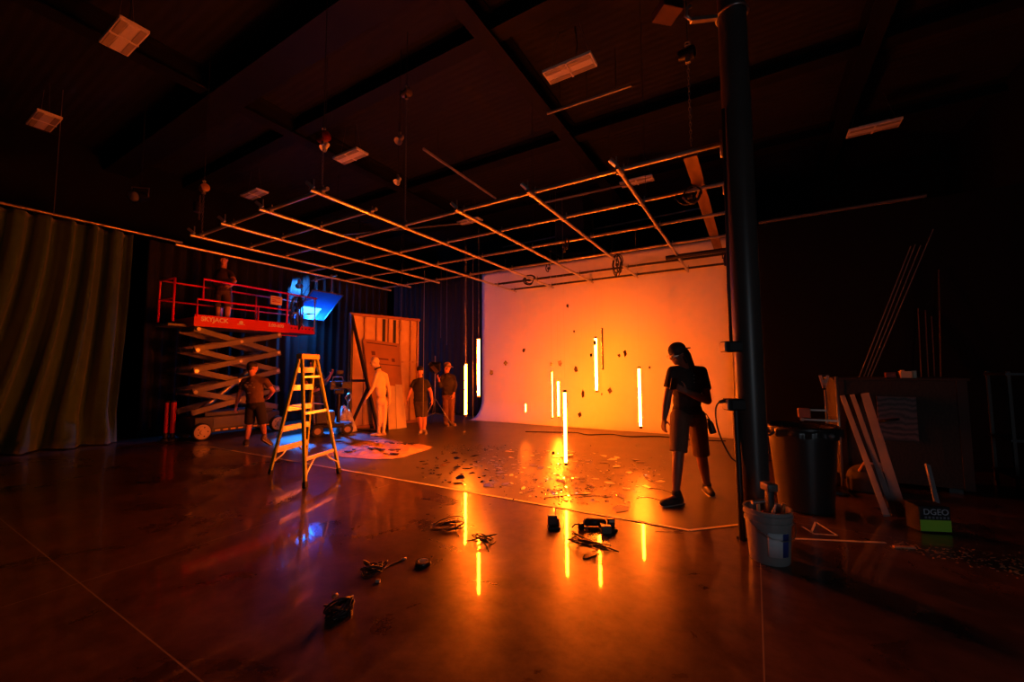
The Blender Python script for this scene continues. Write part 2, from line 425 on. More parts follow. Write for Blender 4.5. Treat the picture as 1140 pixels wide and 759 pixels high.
tbd('tiny shard hanging alone low before the left of the backdrop, made as a glowing stick', 585.2, 448, 460, 9.6, (.3, -.95), r=.009)  # a shard; its glint is made as a small glowing tube

# ================================================================== OVERHEAD PIPE GRID
GX = [-8.26, -7.2, -6.09, -4.87, -3.68, -2.48, -1.28]
GY = [3.27, 4.08, 4.78, 5.85, 6.98, 8.2, 9.52, 10.42]
PIPE = mat('grid_pipe_steel', (.55, .53, .5), .33, .75, var=.15, vscale=15)
DKP = mat('silhouette_grid_pipe', (.02, .018, .016), .5)  # black stands in for the far pipes' silhouettes before the bright backdrop
CLAMP = mat('grid_clamp_steel', (.4, .38, .36), .4, .8)
g = thing('lighting_grid', 'overhead steel pipe grid hung above the stage', 'pipe grid', (-4.7, 7, ZG))
rp = .026
def gpipe(a, b, r=rp, m=None): MB().cyl(a, b, r, n=14).build('pipe', m or PIPE, g, smooth=True, ang=40)
zl, zu = ZG-rp, ZG+rp          # depth pipes hang under the cross pipes
span = {0: (3.1, 8.35), 1: (3.1, 8.35), 2: (3.1, 10.55), 3: (3.1, 10.55), 4: (4.6, 10.55), 5: (4.6, 10.55), 6: (4.6, 10.55)}
for i, x in enumerate(GX): gpipe((x, span[i][0], zl), (x, span[i][1], zl))
gpipe((-9.1, 3.2, zl), (-9.1, 8.4, zl))
xs = {0: (-8.42, -4.75), 1: (-8.42, -4.75), 2: (-8.42, -.17), 3: (-9.25, -.2), 4: (-9.25, -.22), 5: (-9.25, -.22), 6: (-6.25, -.22), 7: (-6.25, -.22)}
for j, y in enumerate(GY): gpipe((xs[j][0], y, zu), (xs[j][1], y, zu), rp, DKP if j > 5 else None)
gpipe((-6.0, 9.66, zu+.02), (-3.5, 9.66, zu+.02), .02, DKP)
gpipe((-1.5, 8.9, zl-.03), (-.25, 8.9, zl-.03), .045, DKP)
# clamps where pipes cross
def clamp(x, y):
    mb = MB(); mb.box((x, y, ZG), (.065, .065, .09), None, .012); mb.cyl((x+.03, y, ZG+.05), (x+.03, y, ZG+.09), .009, n=6); mb.box((x-.045, y, ZG), (.03, .03, .05))
    mb.build('clamp', CLAMP, g)
for i, x in enumerate(GX):
    for j, y in enumerate(GY):
        if xs[j][0] <= x <= xs[j][1] and span[i][0] <= y <= span[i][1]: clamp(x, y)
# pipe-end swivels that stick up along the front edge
for x, y in [(x, GY[0]) for x in GX[:4]]+[(x, GY[2]) for x in GX[4:]]:
    mb = MB(); mb.bar((x-.02, y-.1, ZG+.02), (x-.09, y-.17, ZG+.1), .05, .045, b=.008); mb.cyl((x-.03, y-.1, ZG+.06), (x-.03, y-.1, ZG+.15), .01, n=8)
    mb.build('end_clamp', CLAMP, g)
# short upright at the right end
MB().cyl((-.2, GY[2], ZG-.12), (-.2, GY[2], ZG+.18), .02, n=10).build('upright', PIPE, g, smooth=True)
MB().cyl((-.24, GY[3], ZG-.12), (-.24, GY[3], ZG+.05), .016, n=10).build('upright', PIPE, g, smooth=True)
# drop rods
for x, y in ((-6.09, 5.85), (-7.2, 6.98), (-2.48, 8.2), (-3.68, 6.98), (-1.28, 5.85)):
    MB().cyl((x+.05, y, ZG), (x+.05, y, ZC), .004, n=6).build('hanger_rod', BLK, g)
# plank on the grid
plk = wood('old_pine', (.12, .06, .03), (.17, .09, .045), 2., 'X')
a, b2 = fl(773, 187, ZG+.08), fl(794.5, 263, ZG+.08)
b2.x = a.x = (a.x+b2.x)/2
tag(MB().bar((a.x, 5.0, ZG+.09), (a.x, 9.3, ZG+.09), .15, .03, (0, 0, 1)).build('wooden_plank', plk, loc=(a.x, 7, ZG)), 'long wooden plank lying along the right end of the pipe grid', 'plank')
# cable loops thrown over the grid
def loops(label, x, y, n, drop, seed, w=.12):
    r = random.Random(seed); t = thing('hanging_cable_loop', label, 'cable', (x, y, ZG-drop), 'cables draped over the grid')
    mb = MB()
    for k in range(n):
        d = drop*r.uniform(.7, 1); ww = w*r.uniform(.5, 1); ox = r.uniform(-.05, .05); oy = r.uniform(-.05, .05)
        pts = [V((x+ox+ww*math.cos(a)*(1 if math.sin(a) > 0 else .8), y+oy+.02*math.sin(3*a), ZG+.06-(d+.06)/2+(d+.06)/2*math.sin(a))) for a in [2*PI*i/22 for i in range(22)]]
        mb.tube(pts, .011, 6, True)
    mb.build('cable', CORD, t, smooth=True)
    MB().cyl((x-.03, y, ZG-drop*.35), (x+.03, y, ZG-drop*.35), .03, n=10).build('tie', TUBE_CAP, t)
p = fl(687, 287, ZG); loops('black cable loops hanging from the far pipe before the orange backdrop', p.x, p.y, 4, .42, 3)
p = fl(768, 216, ZG); loops('coil of cable tied on the pipe below the long wooden plank', p.x, 5.85, 4, .16, 5, .14)
p = fl(569, 301, ZG); loops('tangle of black cable on the grid corner above the left of the backdrop', p.x, 9.2, 5, .2, 6, .2)
p = fl(441+170, 296, ZG); loops('single hook of cable under the grid near the middle of the backdrop', p.x, p.y, 1, .16, 8, .05)
p = fl(622, 265, ZG); loops('short cable coil hanging under the middle of the grid', p.x, 6.98, 2, .2, 9, .05)
# small black fixture at the far right end
t = thing('black_spotlight', 'small black spotlight under the grid beside the column', 'stage light', (-.36, 9.0, ZG))
MB().lathe([(.03, .0), (.07, .02), (.08, .16), (.06, .24), (.0, .25)], (-.36, 9.0, ZG-.36)).build('body', BLKM, t, smooth=True, ang=40)
MB().tube([(-.45, 9, ZG-.2), (-.45, 9, ZG-.05), (-.27, 9, ZG-.05), (-.27, 9, ZG-.2)], .012).build('yoke', BLKM, t)
MB().box((-.36, 9, ZG-.03), (.05, .05, .1)).build('clamp', CLAMP, t)

# ================================================================== CHAIN HOISTS
RED = mat('red_enamel', (.1, .006, .006), .35, vscale=3, var=.1)
def chain(mb, p0, p1, pitch=.045):
    p0, p1 = V(p0), V(p1); n = int((p1-p0).length/pitch); d = (p1-p0).normalized(); x, y, z = frame_of(d)
    for k in range(n):
        c = p0+d*(k+.5)*pitch; a = x if k % 2 else y
        mb.tube([c+a*.012*math.cos(q)+d*(pitch*.62)*math.sin(q) for q in [2*PI*i/6 for i in range(6)]], .0045, 4, True)
CHN = mat('dull_chain', (.16, .15, .14), .5, .6)
def hoist(label, x, y, zb, zbot, colr, chains=1):
    t = thing('chain_hoist', label, 'hoist', (x, y, zbot), 'chain hoists of the grid')
    R = M3.Rotation(PI/2, 3, 'Y')
    MB().lathe([(.0, -.1), (.05, -.098), (.058, -.08), (.058, .01), (.07, .02), (.07, .065), (.04, .085), (0, .087)], (x, y, zb), 20, R).build('motor_body', colr, t, smooth=True, ang=40)
    mb = MB(); mb.box((x, y, zb-.08), (.05, .04, .06)); mb.tube(arc((x, y, zb+.12), .025, 0, 5, 10), .007)
    mb.tube([V((x+.03*math.cos(a), y, zb+.11+.03*math.sin(a))) for a in [-.6+4.6*i/12 for i in range(13)]], .008)
    mb.build('hook', STEEL, t)
    mb = MB(); chain(mb, (x, y, zb-.09), (x, y, zbot)); mb.build('chain', CHN, t)
    if chains > 1: mb = MB(); chain(mb, (x-.13, y, zb-.1), (x-.13, y, zbot+.25)); mb.build('chain', CHN, t)
    MB().cyl((x, y, zb+.13), (x, y, ZC-.02), .006, n=8).build('hanging_strap', BLK, t)
    if chains > 1: MB().lathe([(.0, 0), (.06, .0), (.075, .16), (.07, .17), (.0, .17)], (x-.2, y, zb-.4)).build('chain_bag', BLK, t, smooth=True, ang=50)
    return t
ORB = mat('orange_hoist_paint', (.3, .15, .05), .4)
q = V((GX[0], GY[0], 0)); hoist('orange chain hoist on two chains over the left corner of the grid', q.x, q.y, hgt(q, 231, 210), ZG+.05, ORB, 2)
q = V((-4.87, GY[0], 0)); hoist('red topped hoist over the near corner of the grid', q.x, q.y, hgt(q, 357, 152), ZG+.05, RED, 1)
q = V((-4.87, GY[2], 0)); hoist('hoist with a long chain over the inner corner of the grid', q.x, q.y, hgt(q, 457, 104), ZG+.05, mat('tan_hoist_paint', (.15, .11, .07), .4), 1)
q = V((-.5, GY[2], 0)); hoist('hoist with a long chain beside the top of the column', q.x, q.y, hgt(q, 764, 60), ZG+.05, BLKM, 1)

# ================================================================== CEILING LIGHTS (unlit)
WHT = mat('white_enamel', (.88, .86, .8), .35, var=.06)
def high_bay(name='high_bay_light'):
    t = thing(name, 'x', 'ceiling light', (0, 0, 0), 'unlit ceiling lights')
    L, W = .86, .34
    mb = MB(); mb.box((0, 0, .03), (L, W, .05), None, .006); mb.box((0, 0, .08), (.5, .16, .06), None, .008); mb.build('housing', WHT, t)
    LENS = mat('led_lens_strip', (.5, .47, .42), .25, var=.1)
    for x in (-.21, .21):
        for y in (-.11, .11): MB().box((x, y, .0), (.38, .075, .012), None, .004).build('lens', LENS, t)
        MB().box((x, 0, .002), (.38, .12, .012), None, .003).build('reflector', mat('white_reflector', (.9, .88, .84), .3, var=.04), t)
    MB().box((0, 0, -.002), (.03, W, .02)).build('cross_bar', WHT, t)
    for x in (-.38, .38): MB().cyl((x, 0, .05), (x*.5, 0, .75), .003, n=5).build('hanging_cable', WIRE, t)
    MB().tube([(.1, 0, .1), (.14, .02, .4), (.1, .03, .75)], .008, 6).build('power_cord', CORD, t)
    return t
hb = high_bay()
ZB = 6.5
spots = [((138, 43), 'unlit square ceiling light at upper left, nearest the viewer'), ((49, 136), 'unlit ceiling light at far upper left above the green curtain'),
         ((634, 78), 'unlit ceiling light left of the column and above the thin bright pipe'), ((390, 175), 'unlit ceiling light above the near corner of the grid'),
         ((283, 217), 'unlit ceiling light tinted blue above the left corner of the grid'), ((972.5, 144), 'unlit ceiling light at the right beyond the column'),
         ((709, 203), 'unlit ceiling light seen through the right half of the grid'), ((523, 247), 'unlit ceiling light seen through the middle of the grid')]
for i, ((px, py), lb) in enumerate(spots):
    p = fl(px, py, ZB)
    if i == 0: hb.location = p; hb['label'] = lb
    else: dup(hb, p, 0, lb)
# slim metal battens / rails near the roof
def ceil_rail(label, a, b, r=.02, z=6.5, ties=3):
    a, b = fl(*a, z), fl(*b, z); t = thing('ceiling_rail', label, 'rail', a, 'slim rails below the roof')
    MB().bar(a, b, r*2, r*2, (0, 0, 1)).build('rail', mat('pale_rail_metal', (.5, .47, .45), .4, .5), t)
    for i in range(ties):
        p = a.lerp(b, (i+.5)/ties); MB().cyl(p, (p.x, p.y, ZC), .006, n=5).build('hanger_rod', BLKM, t)
ceil_rail('slim bright rail hanging below the roof right of centre', (609, 126.5), (703, 95), .018)
ceil_rail('slim rail running back under the roof left of centre', (471, 165.5), (552, 221), .022)
ceil_rail('faint rail running across far behind the right of the grid', (600, 227), (700, 205), .02, 6.4)
ceil_rail('fainter rail across the roof behind the grid, next one back', (560, 275), (784, 231), .02, 6.4)
ceil_rail('faint rail running left of the middle roof light', (380, 262), (512, 249), .02, 6.4)
# conduit along the partition top
t = thing('partition_pipe', 'long pale pipe along the top of the black partition at right', 'pipe', (.2, 8.55, 4.15))
MB().cyl((.18, 8.55, 4.15), (2.4, 8.55, 4.15), .03, n=12).build('pipe', mat('grey_pipe', (.1, .09, .085), .6), t, smooth=True, ang=40)
for x in (.3, 1.2, 2.2): MB().box((x, 8.575, 4.13), (.05, .05, .09)).build('bracket', BLKM, t)
# lamp with yoke at the left
t = thing('stage_lamp', 'dark stage lamp hanging high above the green curtain', 'stage light', tuple(fl(155, 219, 5.2)))
p = fl(156, 219, 5.2); ax = V((.6, -.7, -.35)).normalized(); x_, y_, z_ = frame_of(ax); R = M3((x_, y_, z_)).transposed()
MB().lathe([(0, -.2), (.08, -.19), (.11, -.1), (.12, .15), (.135, .16), (.135, .2), (.11, .2), (.1, .17), (0, .17)], p, 24, R).build('body', BLKM, t, smooth=True, ang=40)
MB().lathe([(.105, .175), (.1, .19), (0, .195)], p, 24, R).build('lens', mat('lamp_lens', (.25, .24, .24), .08, .2), t, smooth=True)
MB().tube([p+x_*.15, p+x_*.16+V((0, 0, .2)), p-x_*.16+V((0, 0, .2)), p-x_*.15], .012).build('yoke', STEEL, t)
MB().cyl(p+V((0, 0, .2)), (p.x, p.y, ZC), .015, n=8).build('hanging_pipe', BLKM, t)
# two little lamps near the inner hoist
for px, py, lb in ((445, 155, 'small purple tinted lamp hanging below the inner hoist'), (443, 201, 'small orange lit lamp hanging above the inner corner of the grid'), (362, 163, 'small pale clip lamp hanging by the red topped hoist')):
    p = fl(px, py, 5.6); t = thing('clip_lamp', lb, 'stage light', p, 'small lamps under the roof')
    R = M3.Rotation(2.5, 3, 'X')
    MB().lathe([(0, -.1), (.04, -.09), (.05, 0), (.075, .07), (.07, .07), (.04, 0), (0, -.02)], p, 16, R).build('shade', WHT if px != 445 else mat('violet_grey', (.3, .25, .32), .5), t, smooth=True, ang=50)
    MB().box(p+V((0, 0, .1)), (.04, .04, .06)).build('clamp', CLAMP, t); MB().cyl(p+V((0, 0, .12)), (p.x, p.y, ZC), .006, n=6).build('hanging_cable', CORD, t)
# roof vent
vc = fl(640, 276, 5.6); t = thing('air_vent', 'dark slatted air vent seen through the grid over the backdrop', 'vent', vc)
mb = MB(); w, h = 1.7, 1.5
mb.bb((vc.x-w/2, vc.y-h/2, 5.58), (vc.x+w/2, vc.y-h/2+.05, 5.68)); mb.bb((vc.x-w/2, vc.y+h/2-.05, 5.58), (vc.x+w/2, vc.y+h/2, 5.68)); mb.bb((vc.x-w/2, vc.y-h/2, 5.58), (vc.x-w/2+.05, vc.y+h/2, 5.68)); mb.bb((vc.x+w/2-.05, vc.y-h/2, 5.58), (vc.x+w/2, vc.y+h/2, 5.68))
mb.build('frame', mat('dark_grey_metal', (.08, .075, .07), .5, .5), t)
mb = MB()
for i in range(14): mb.box((vc.x-w/2+.06+(w-.12)*(i+.5)/14, vc.y, 5.63), (.07, h-.1, .006), M3.Rotation(.6, 3, 'Y'))
mb.build('slats', mat('dark_grey_metal', (.08, .075, .07)), t)
MB().bb((vc.x-.5, vc.y-.5, 5.68), (vc.x+.5, vc.y+.5, ZC)).build('duct', BLK, t)
# speaker-like diamond plate and bracket near the column top
p = fl(743, 13, 6.4); t = thing('ceiling_speaker', 'dim reddish square speaker hung from the roof at top right of centre', 'speaker', p)
MB().box(p, (.3, .3, .12), M3.Rotation(.75, 3, 'Z'), .01).build('box', mat('brown_speaker', (.12, .06, .05), .6), t); MB().cyl(p, (p.x, p.y, ZC), .012, n=8).build('hanging_pipe', BLKM, t)
q = V((colp.x, colp.y, 0)); zz = hgt(q, 795, 27)
t = thing('pipe_bracket', 'bright clamp arm bolted to the upper part of the column', 'bracket', (colp.x-.13, colp.y, zz))
R0 = V((colp.x, colp.y, zz))-HR*.15
MB().bar(R0, R0-HR*.26+V((0, 0, -.03)), .05, .04, (0, 0, 1), .006).build('arm', STEEL, t)
MB().tube([R0-HR*.25+V((0, 0, -.02)), R0-HR*.3+V((0, 0, .02)), R0-HR*.29+V((0, 0, .1)), R0-HR*.25+V((0, 0, .12))], .018).build('hook', STEEL, t, smooth=True)
MB().tube([V((colp.x, colp.y, zz+.02))+(HR*math.cos(a)+HD*math.sin(a))*.139 for a in [2*PI*i/24 for i in range(24)]], .012, 6, True).build('band', STEEL, t, smooth=True)
# ================================================================== SCISSOR LIFT
LR = mat('lift_red', (.7, .003, .004), .35, var=.08, vscale=4)
LG = mat('lift_grey', (.13, .115, .105), .45, .2, var=.15)
LD = mat('lift_dark_base', (.05, .05, .052), .5, .2)
WHEELM = mat('pale_wheel_hub', (.8, .62, .35), .45, var=.08)
LTXT = mat('white_decal', (.85, .83, .8), .5, var=.02)
XN, XF = -10.45, -11.35
lift = thing('scissor_lift', 'raised red scissor lift with guard rails standing before the left drape', 'scissor lift', (-10.9, 5.1, 0))
y0, y1, y2 = 4.1, 6.1, 6.95
mb = MB(); mb.bb((XF+.06, y0+.1, .14), (XN-.06, y1-.05, .5), .02); mb.bb((XF+.1, y0+.3, .5), (XN-.1, y1-.2, .6), .015)
base = mb.build('base', LD, lift)
mb = MB()
for i in range(9): mb.bb((XN-.06, y0+.5+i*.16, .17), (XN-.052, y0+.6+i*.16, .2))
mb.build('hazard_stripe', mat('yellow_tape', (.7, .5, .08), .6), base)
mb = MB(); mb.bb((XN-.06, y0+.45, .24), (XN-.045, y1-.35, .47), .005); mb.build('tray_door', mat('lift_door_grey', (.09, .088, .09), .45), base)
for wx in (XN-.04, XF+.04):
    for wy in (y0+.22, y1-.12):
        R = M3.Rotation(PI/2, 3, 'Y')
        MB().lathe([(.0, -.06), (.13, -.06), (.175, -.055), (.19, -.03), (.19, .03), (.175, .055), (.0, .056)], (wx, wy, .19), 28, R).build('wheel', RUB, lift, smooth=True, ang=35)
        w = lift.children[-1]
        sgn = 1 if wx == XN-.04 else -1
        mb = MB(); mb.lathe([(0, .0), (.155, 0), (.16, .012), (.14, .02), (.06, .024), (.055, .05), (0, .05)], (wx+sgn*.055, wy, .19), 28, M3.Rotation(sgn*PI/2, 3, 'Y'))
        mb.build('hub', WHEELM, w, smooth=True, ang=35)
        for k in range(5): MB().cyl((wx+sgn*.075, wy+.1*math.cos(k*1.257), .19+.1*math.sin(k*1.257)), (wx+sgn*.085, wy+.1*math.cos(k*1.257), .19+.1*math.sin(k*1.257)), .014, n=6).build('wheel_nut', LD, w)
zs = [.6+i*(2.44-.6)/4 for i in range(5)]
ya, yb = y0+.08, y1-.15
for k in range(4):
    for xx in (XN-.08, XF+.08):
        for sgn, (za, zb_) in ((1, (zs[k], zs[k+1])), (-1, (zs[k+1], zs[k]))):
            xo = xx+(.032 if sgn > 0 else -.032)
            MB().bar((xo, ya-.06, za+.01), (xo, yb+.06, zb_), .055, .125, (0, 0, 1), .008).build('scissor_arm', LG, lift)
    for yy, zz, r_ in (((ya+yb)/2, (zs[k]+zs[k+1])/2, .035), (ya, zs[k+1], .04), (yb, zs[k+1], .04)): MB().cyl((XF+.02, yy, zz), (XN-.02, yy, zz), r_, n=12).build('pivot_pin', STEEL, lift, smooth=True, ang=40)
MB().cyl((-10.9, ya+.3, .65), (-10.9, yb-.5, 1.5), .06, n=14).build('hydraulic_ram', STEEL, lift, smooth=True, ang=40)
# platform
mb = MB(); mb.bb((XF, y0-.02, 2.5), (XN-.02, y1, 2.56)); mb.bb((XF+.1, y1, 2.52), (XN-.06, y2, 2.57)); deck = mb.build('deck', LG, lift)
side = MB().bb((XN-.02, y0-.02, 2.5), (XN, y1+.1, 2.76), .004).build('side_panel', LR, lift)
mb = MB(); mb.bb((XN-.06, y1+.1, 2.52), (XN-.045, y2, 2.72), .003); s2 = mb.build('extension_panel', LR, lift)
mb = MB()
for i in range(7): mb.bb((XN-.046, y1+.16+i*.1, 2.63), (XN-.041, y1+.2+i*.1, 2.66))
mb.build('panel_hole', LD, s2)
MB().bb((XF, y0-.02, 2.5), (XF+.02, y2, 2.7)).build('far_panel', LR, lift)
MB().bb((XF, y0-.03, 2.5), (XN, y0-.01, 2.7)).build('end_panel', LR, lift)
text('lettering', 'SKYJACK', LTXT, side, (XN+.002, y0+.1, 2.625), (0, 1, 0), (0, 0, 1), .135, .003, .004)
mb = MB()  # small crest after the word
mb.cyl((XN, y0+.92, 2.66), (XN+.004, y0+.92, 2.66), .045, n=16); mb.bb((XN, y0+.84, 2.61), (XN+.004, y0+1.0, 2.628)); mb.build('emblem', LTXT, side)
text('lettering', '3.00-600', LTXT, side, (XN+.002, y1-.45, 2.63), (0, 1, 0), (0, 0, 1), .11, .003, .003)
def rail(pts, r=.022, m=LR, name='guard_rail'): return MB().tube(pts, r, 10).build(name, m, lift, smooth=True)
ZT, ZM = 3.56, 3.1
rail([(XN, y0+.02, 2.72), (XN, y0+.02, ZM), (XN, y1+.1, ZM)])
rail([(XN, y0+.12, ZM), (XN, y0+.12, ZT), (XN, y2, ZT-.04)], .024)
rail([(XN, y1+.02, 2.72), (XN, y1+.02, ZT)])
rail([(XN-.05, y2-.02, 2.6), (XN-.05, y2-.02, ZT-.05), (XF+.05, y2-.02, ZT-.05), (XF+.05, y2-.02, 2.6)], .02, mat('pale_rail', (.5, .48, .5), .4, .4))
rail([(XN-.05, y1+.2, ZM-.05), (XN-.05, y2-.02, ZM), (XF+.05, y2-.02, ZM)], .018, mat('pale_rail', (0, 0, 0)))
rail([(XF, y0-.35, 2.6), (XF, y0-.35, ZT-.02), (XF, y0+.05, ZT-.02), (XF, y2, ZT-.04)])
rail([(XF, y0-.35, ZM), (XF, y2, ZM)], .018)
rail([(XN-.35, y0-.28, 2.6), (XN-.35, y0-.28, ZT)], .024)
rail([(XF, y0-.35, ZT-.02), (XN-.35, y0-.28, ZT-.02)], .02); rail([(XF, y0-.35, ZM), (XN-.35, y0-.28, ZM)], .016)
for yy in (y0+.9, y1-.3): rail([(XF, yy, 2.6), (XF, yy, ZT-.04)], .018)
rail([(XN, y0+1.3, 2.74), (XN, y0+1.3, ZM)], .016)
MB().bb((XF-.02, y0-.38, 2.5), (XN-.3, y0-.03, 2.55)).build('end_step', LG, lift)
# control placard on the rail
pl = MB().bb((XN-.02, y1-.42, 3.2), (XN+.01, y1-.12, 3.42), .01).build('sign_board', mat('cream_sign', (.65, .5, .35), .5), lift)
mb = MB()
for i, (w, z) in enumerate(((.2, 3.36), (.1, 3.3), (.2, 3.26))): mb.bb((XN+.01, y1-.38, z), (XN+.013, y1-.38+w, z+.025))
mb.build('printing', mat('red_print', (.4, .02, .02), .5), pl)
# cable and bag hanging at the end rail
t = thing('cable_bundle', 'dark bundle of cable hung over the lift rail beside the blue light', 'cable', (XN-.12, y1+.3, 2.58))
mb = MB()
for k in range(6):
    a = k*.5; mb.tube([V((XN-.12+.05*math.sin(a)+.1*math.cos(q)*math.sin(a+.6), y1+.32+.02*k+.12*math.cos(q)*math.cos(a), 3.06+.46*math.sin(q))) for q in [2*PI*i/20 for i in range(20)]], .016, 6, True)
mb.build('cable', CORD, t, smooth=True)
MB().cyl((XN-.16, y1+.36, 3.3), (XN-.06, y1+.36, 3.3), .07, n=12).build('tie', TUBE_CAP, t)
MB().tube([(XN-.06, y1+.42, 3.0), (XN-.03, y1+.4, 2.9), (XN-.06, y1+.46, 2.8), (XN-.03, y1+.5, 2.72), (XN-.06, y1+.52, 2.6)], .009).build('tail', mat('pale_cord', (.6, .62, .65), .5), t, smooth=True)
# ================================================================== LED PANEL + DIFFUSION FRAME
Y5, Y6 = atx(348, 323, -10.6).y, atx(382, 328, -10.6).y
zt = atx(365, 325.5, -10.6).z; ZH = 4.28
b1 = aty(360, 357, Y6); ex = b1.x; ez = b1.z
TL, TR, BR, BL = V((-10.6, Y5, zt)), V((-10.6, Y6, zt)), V((ex, Y6, ez)), V((ex, Y5, ez))
dnv = (BL-TL).normalized(); nrm = V((0, 1, 0)).cross(dnv)
if nrm.x < 0: nrm = -nrm
fr = thing('diffusion_frame', 'square frame of diffusion cloth glowing blue, hung from the grid', 'diffusion frame', (TL+BR)/2)
def diff_mat():
    m = bpy.data.materials.new('diffusion_cloth'); m.use_nodes = True; nt = m.node_tree; nt.nodes.remove(nt.nodes['Principled BSDF'])
    out = nt.nodes['Material Output']; t = nt.nodes.new('ShaderNodeBsdfTransparent'); tl = nt.nodes.new('ShaderNodeBsdfTranslucent'); d = nt.nodes.new('ShaderNodeBsdfDiffuse')
    t.inputs[0].default_value = (.55, .8, 1, 1); tl.inputs[0].default_value = (.12, .35, .85, 1); d.inputs[0].default_value = (.03, .1, .3, 1)
    n = nt.nodes.new('ShaderNodeTexNoise'); n.inputs['Scale'].default_value = 60
    m1 = nt.nodes.new('ShaderNodeMixShader'); m1.inputs[0].default_value = .4; m2 = nt.nodes.new('ShaderNodeMixShader')
    mr = nt.nodes.new('ShaderNodeMapRange'); mr.inputs['To Min'].default_value = .42; mr.inputs['To Max'].default_value = .5
    nt.links.new(n.outputs['Fac'], mr.inputs['Value']); nt.links.new(mr.outputs['Result'], m2.inputs[0])
    nt.links.new(tl.outputs[0], m1.inputs[1]); nt.links.new(d.outputs[0], m1.inputs[2])
    nt.links.new(t.outputs[0], m2.inputs[1]); nt.links.new(m1.outputs[0], m2.inputs[2]); nt.links.new(m2.outputs[0], out.inputs['Surface']); return m
MB().slab([TL, TR, BR, BL], nrm, .003).build('cloth', diff_mat(), fr)
mb = MB()
for a_, b_ in ((TL, TR), (TR, BR), (BR, BL), (BL, TL)): mb.bar(a_, b_, .028, .028, nrm)
mb.build('tube_frame', ALU, fr)
mt = TL.lerp(TR, .6)
MB().cyl(mt, (mt.x, mt.y, ZH), .012, n=8).build('hanger', STEEL, fr); MB().box((mt.x, mt.y, mt.z+.03), (.12, .05, .05), None, .01).build('clamp', CLAMP, fr)
MB().box((mt.x, mt.y, ZH), (.06, .06, .1)).build('clamp', CLAMP, fr)
# panel light, its face behind the cloth
BLUE = (.035, .26, 1.0)
_d = ray(343, 347); _o = TL-nrm*.35; pc = CAM+_d*((_o-CAM).dot(nrm)/_d.dot(nrm))
e1 = V((0, 1, 0)); e2 = dnv
pt = thing('panel_light', 'blue white LED panel light hung behind the diffusion frame', 'stage light', pc)
R = M3((e1, e2, e1.cross(e2))).transposed()
MB().box(pc-nrm*.07, (.74, .46, .12), R, .012).build('housing', BLKM, pt)
MB().box(pc-nrm*.005, (.66, .38, .012), R).build('emitter', emis('panel_glow', BLUE, 120), pt)
mb = MB(); mb.tube([pc-nrm*.07-e1*.38, pc-nrm*.07-e1*.4-e2*.3, pc-nrm*.07-e2*.5-e1*.25, pc-nrm*.07-e2*.5+e1*.25, pc-nrm*.07+e1*.4-e2*.3, pc-nrm*.07+e1*.38], .018, 8)
mb.build('yoke', STEEL, pt, smooth=True)
yk = pc-nrm*.07-e2*.5
MB().cyl(yk, (yk.x, yk.y, ZH), .016, n=10).build('hanger', STEEL, pt, smooth=True); MB().box((yk.x, yk.y, ZH), (.08, .08, .12), None, .012).build('clamp', CLAMP, pt)
MB().tube([pc-nrm*.1, pc-nrm*.2+V((0, -.2, .2)), V((yk.x, yk.y-.15, ZH-.1)), V((yk.x, yk.y-.1, ZH+.05))], .01).build('power_cable', CORD, pt, smooth=True)
# short cross pipe the two hang from
hp1 = thing('hanging_pipe', 'short pipe carrying the blue panel light and its frame', 'pipe', (yk.x, yk.y, ZH))
_pd = V((mt.x-yk.x, mt.y-yk.y, 0)); _a = V((yk.x, yk.y, ZH))-_pd*.3; _b = V((mt.x, mt.y, ZH))+_pd*.3
MB().cyl(_a, _b, .024, n=12).build('pipe', PIPE, hp1, smooth=True, ang=40)
for q_ in (_a.lerp(_b, .05), _a.lerp(_b, .95)): MB().cyl(q_, (q_.x, q_.y, ZC), .008, n=6).build('hanger_rod', BLKM, hp1)
# open faced lamp beside the panel, washing the drape behind
p = pd(333, 317, dep(yk)+.1); bl = thing('blue_lamp', 'small open faced blue lamp beside the yoke of the panel light', 'stage light', p)
lx = V((-.8, .5, -.5)).normalized(); x_, y_, z_ = frame_of(lx); Rl = M3((x_, y_, z_)).transposed()
MB().lathe([(0, -.12), (.05, -.11), (.06, -.02), (.11, .06), (.115, .06), (.07, -.02), (0, -.04)], p, 20, Rl).build('reflector', ALU, bl, smooth=True, ang=50)
MB().ell(p+lx*.045, .028).build('bulb', emis('blue_bulb_glow', BLUE, 6000), bl, smooth=True)
MB().cyl(p-lx*.05+V((0, 0, .04)), (p.x, p.y, ZH), .012, n=8).build('hanger', STEEL, bl); MB().box((p.x, p.y, ZH), (.06, .06, .08)).build('clamp', CLAMP, bl)

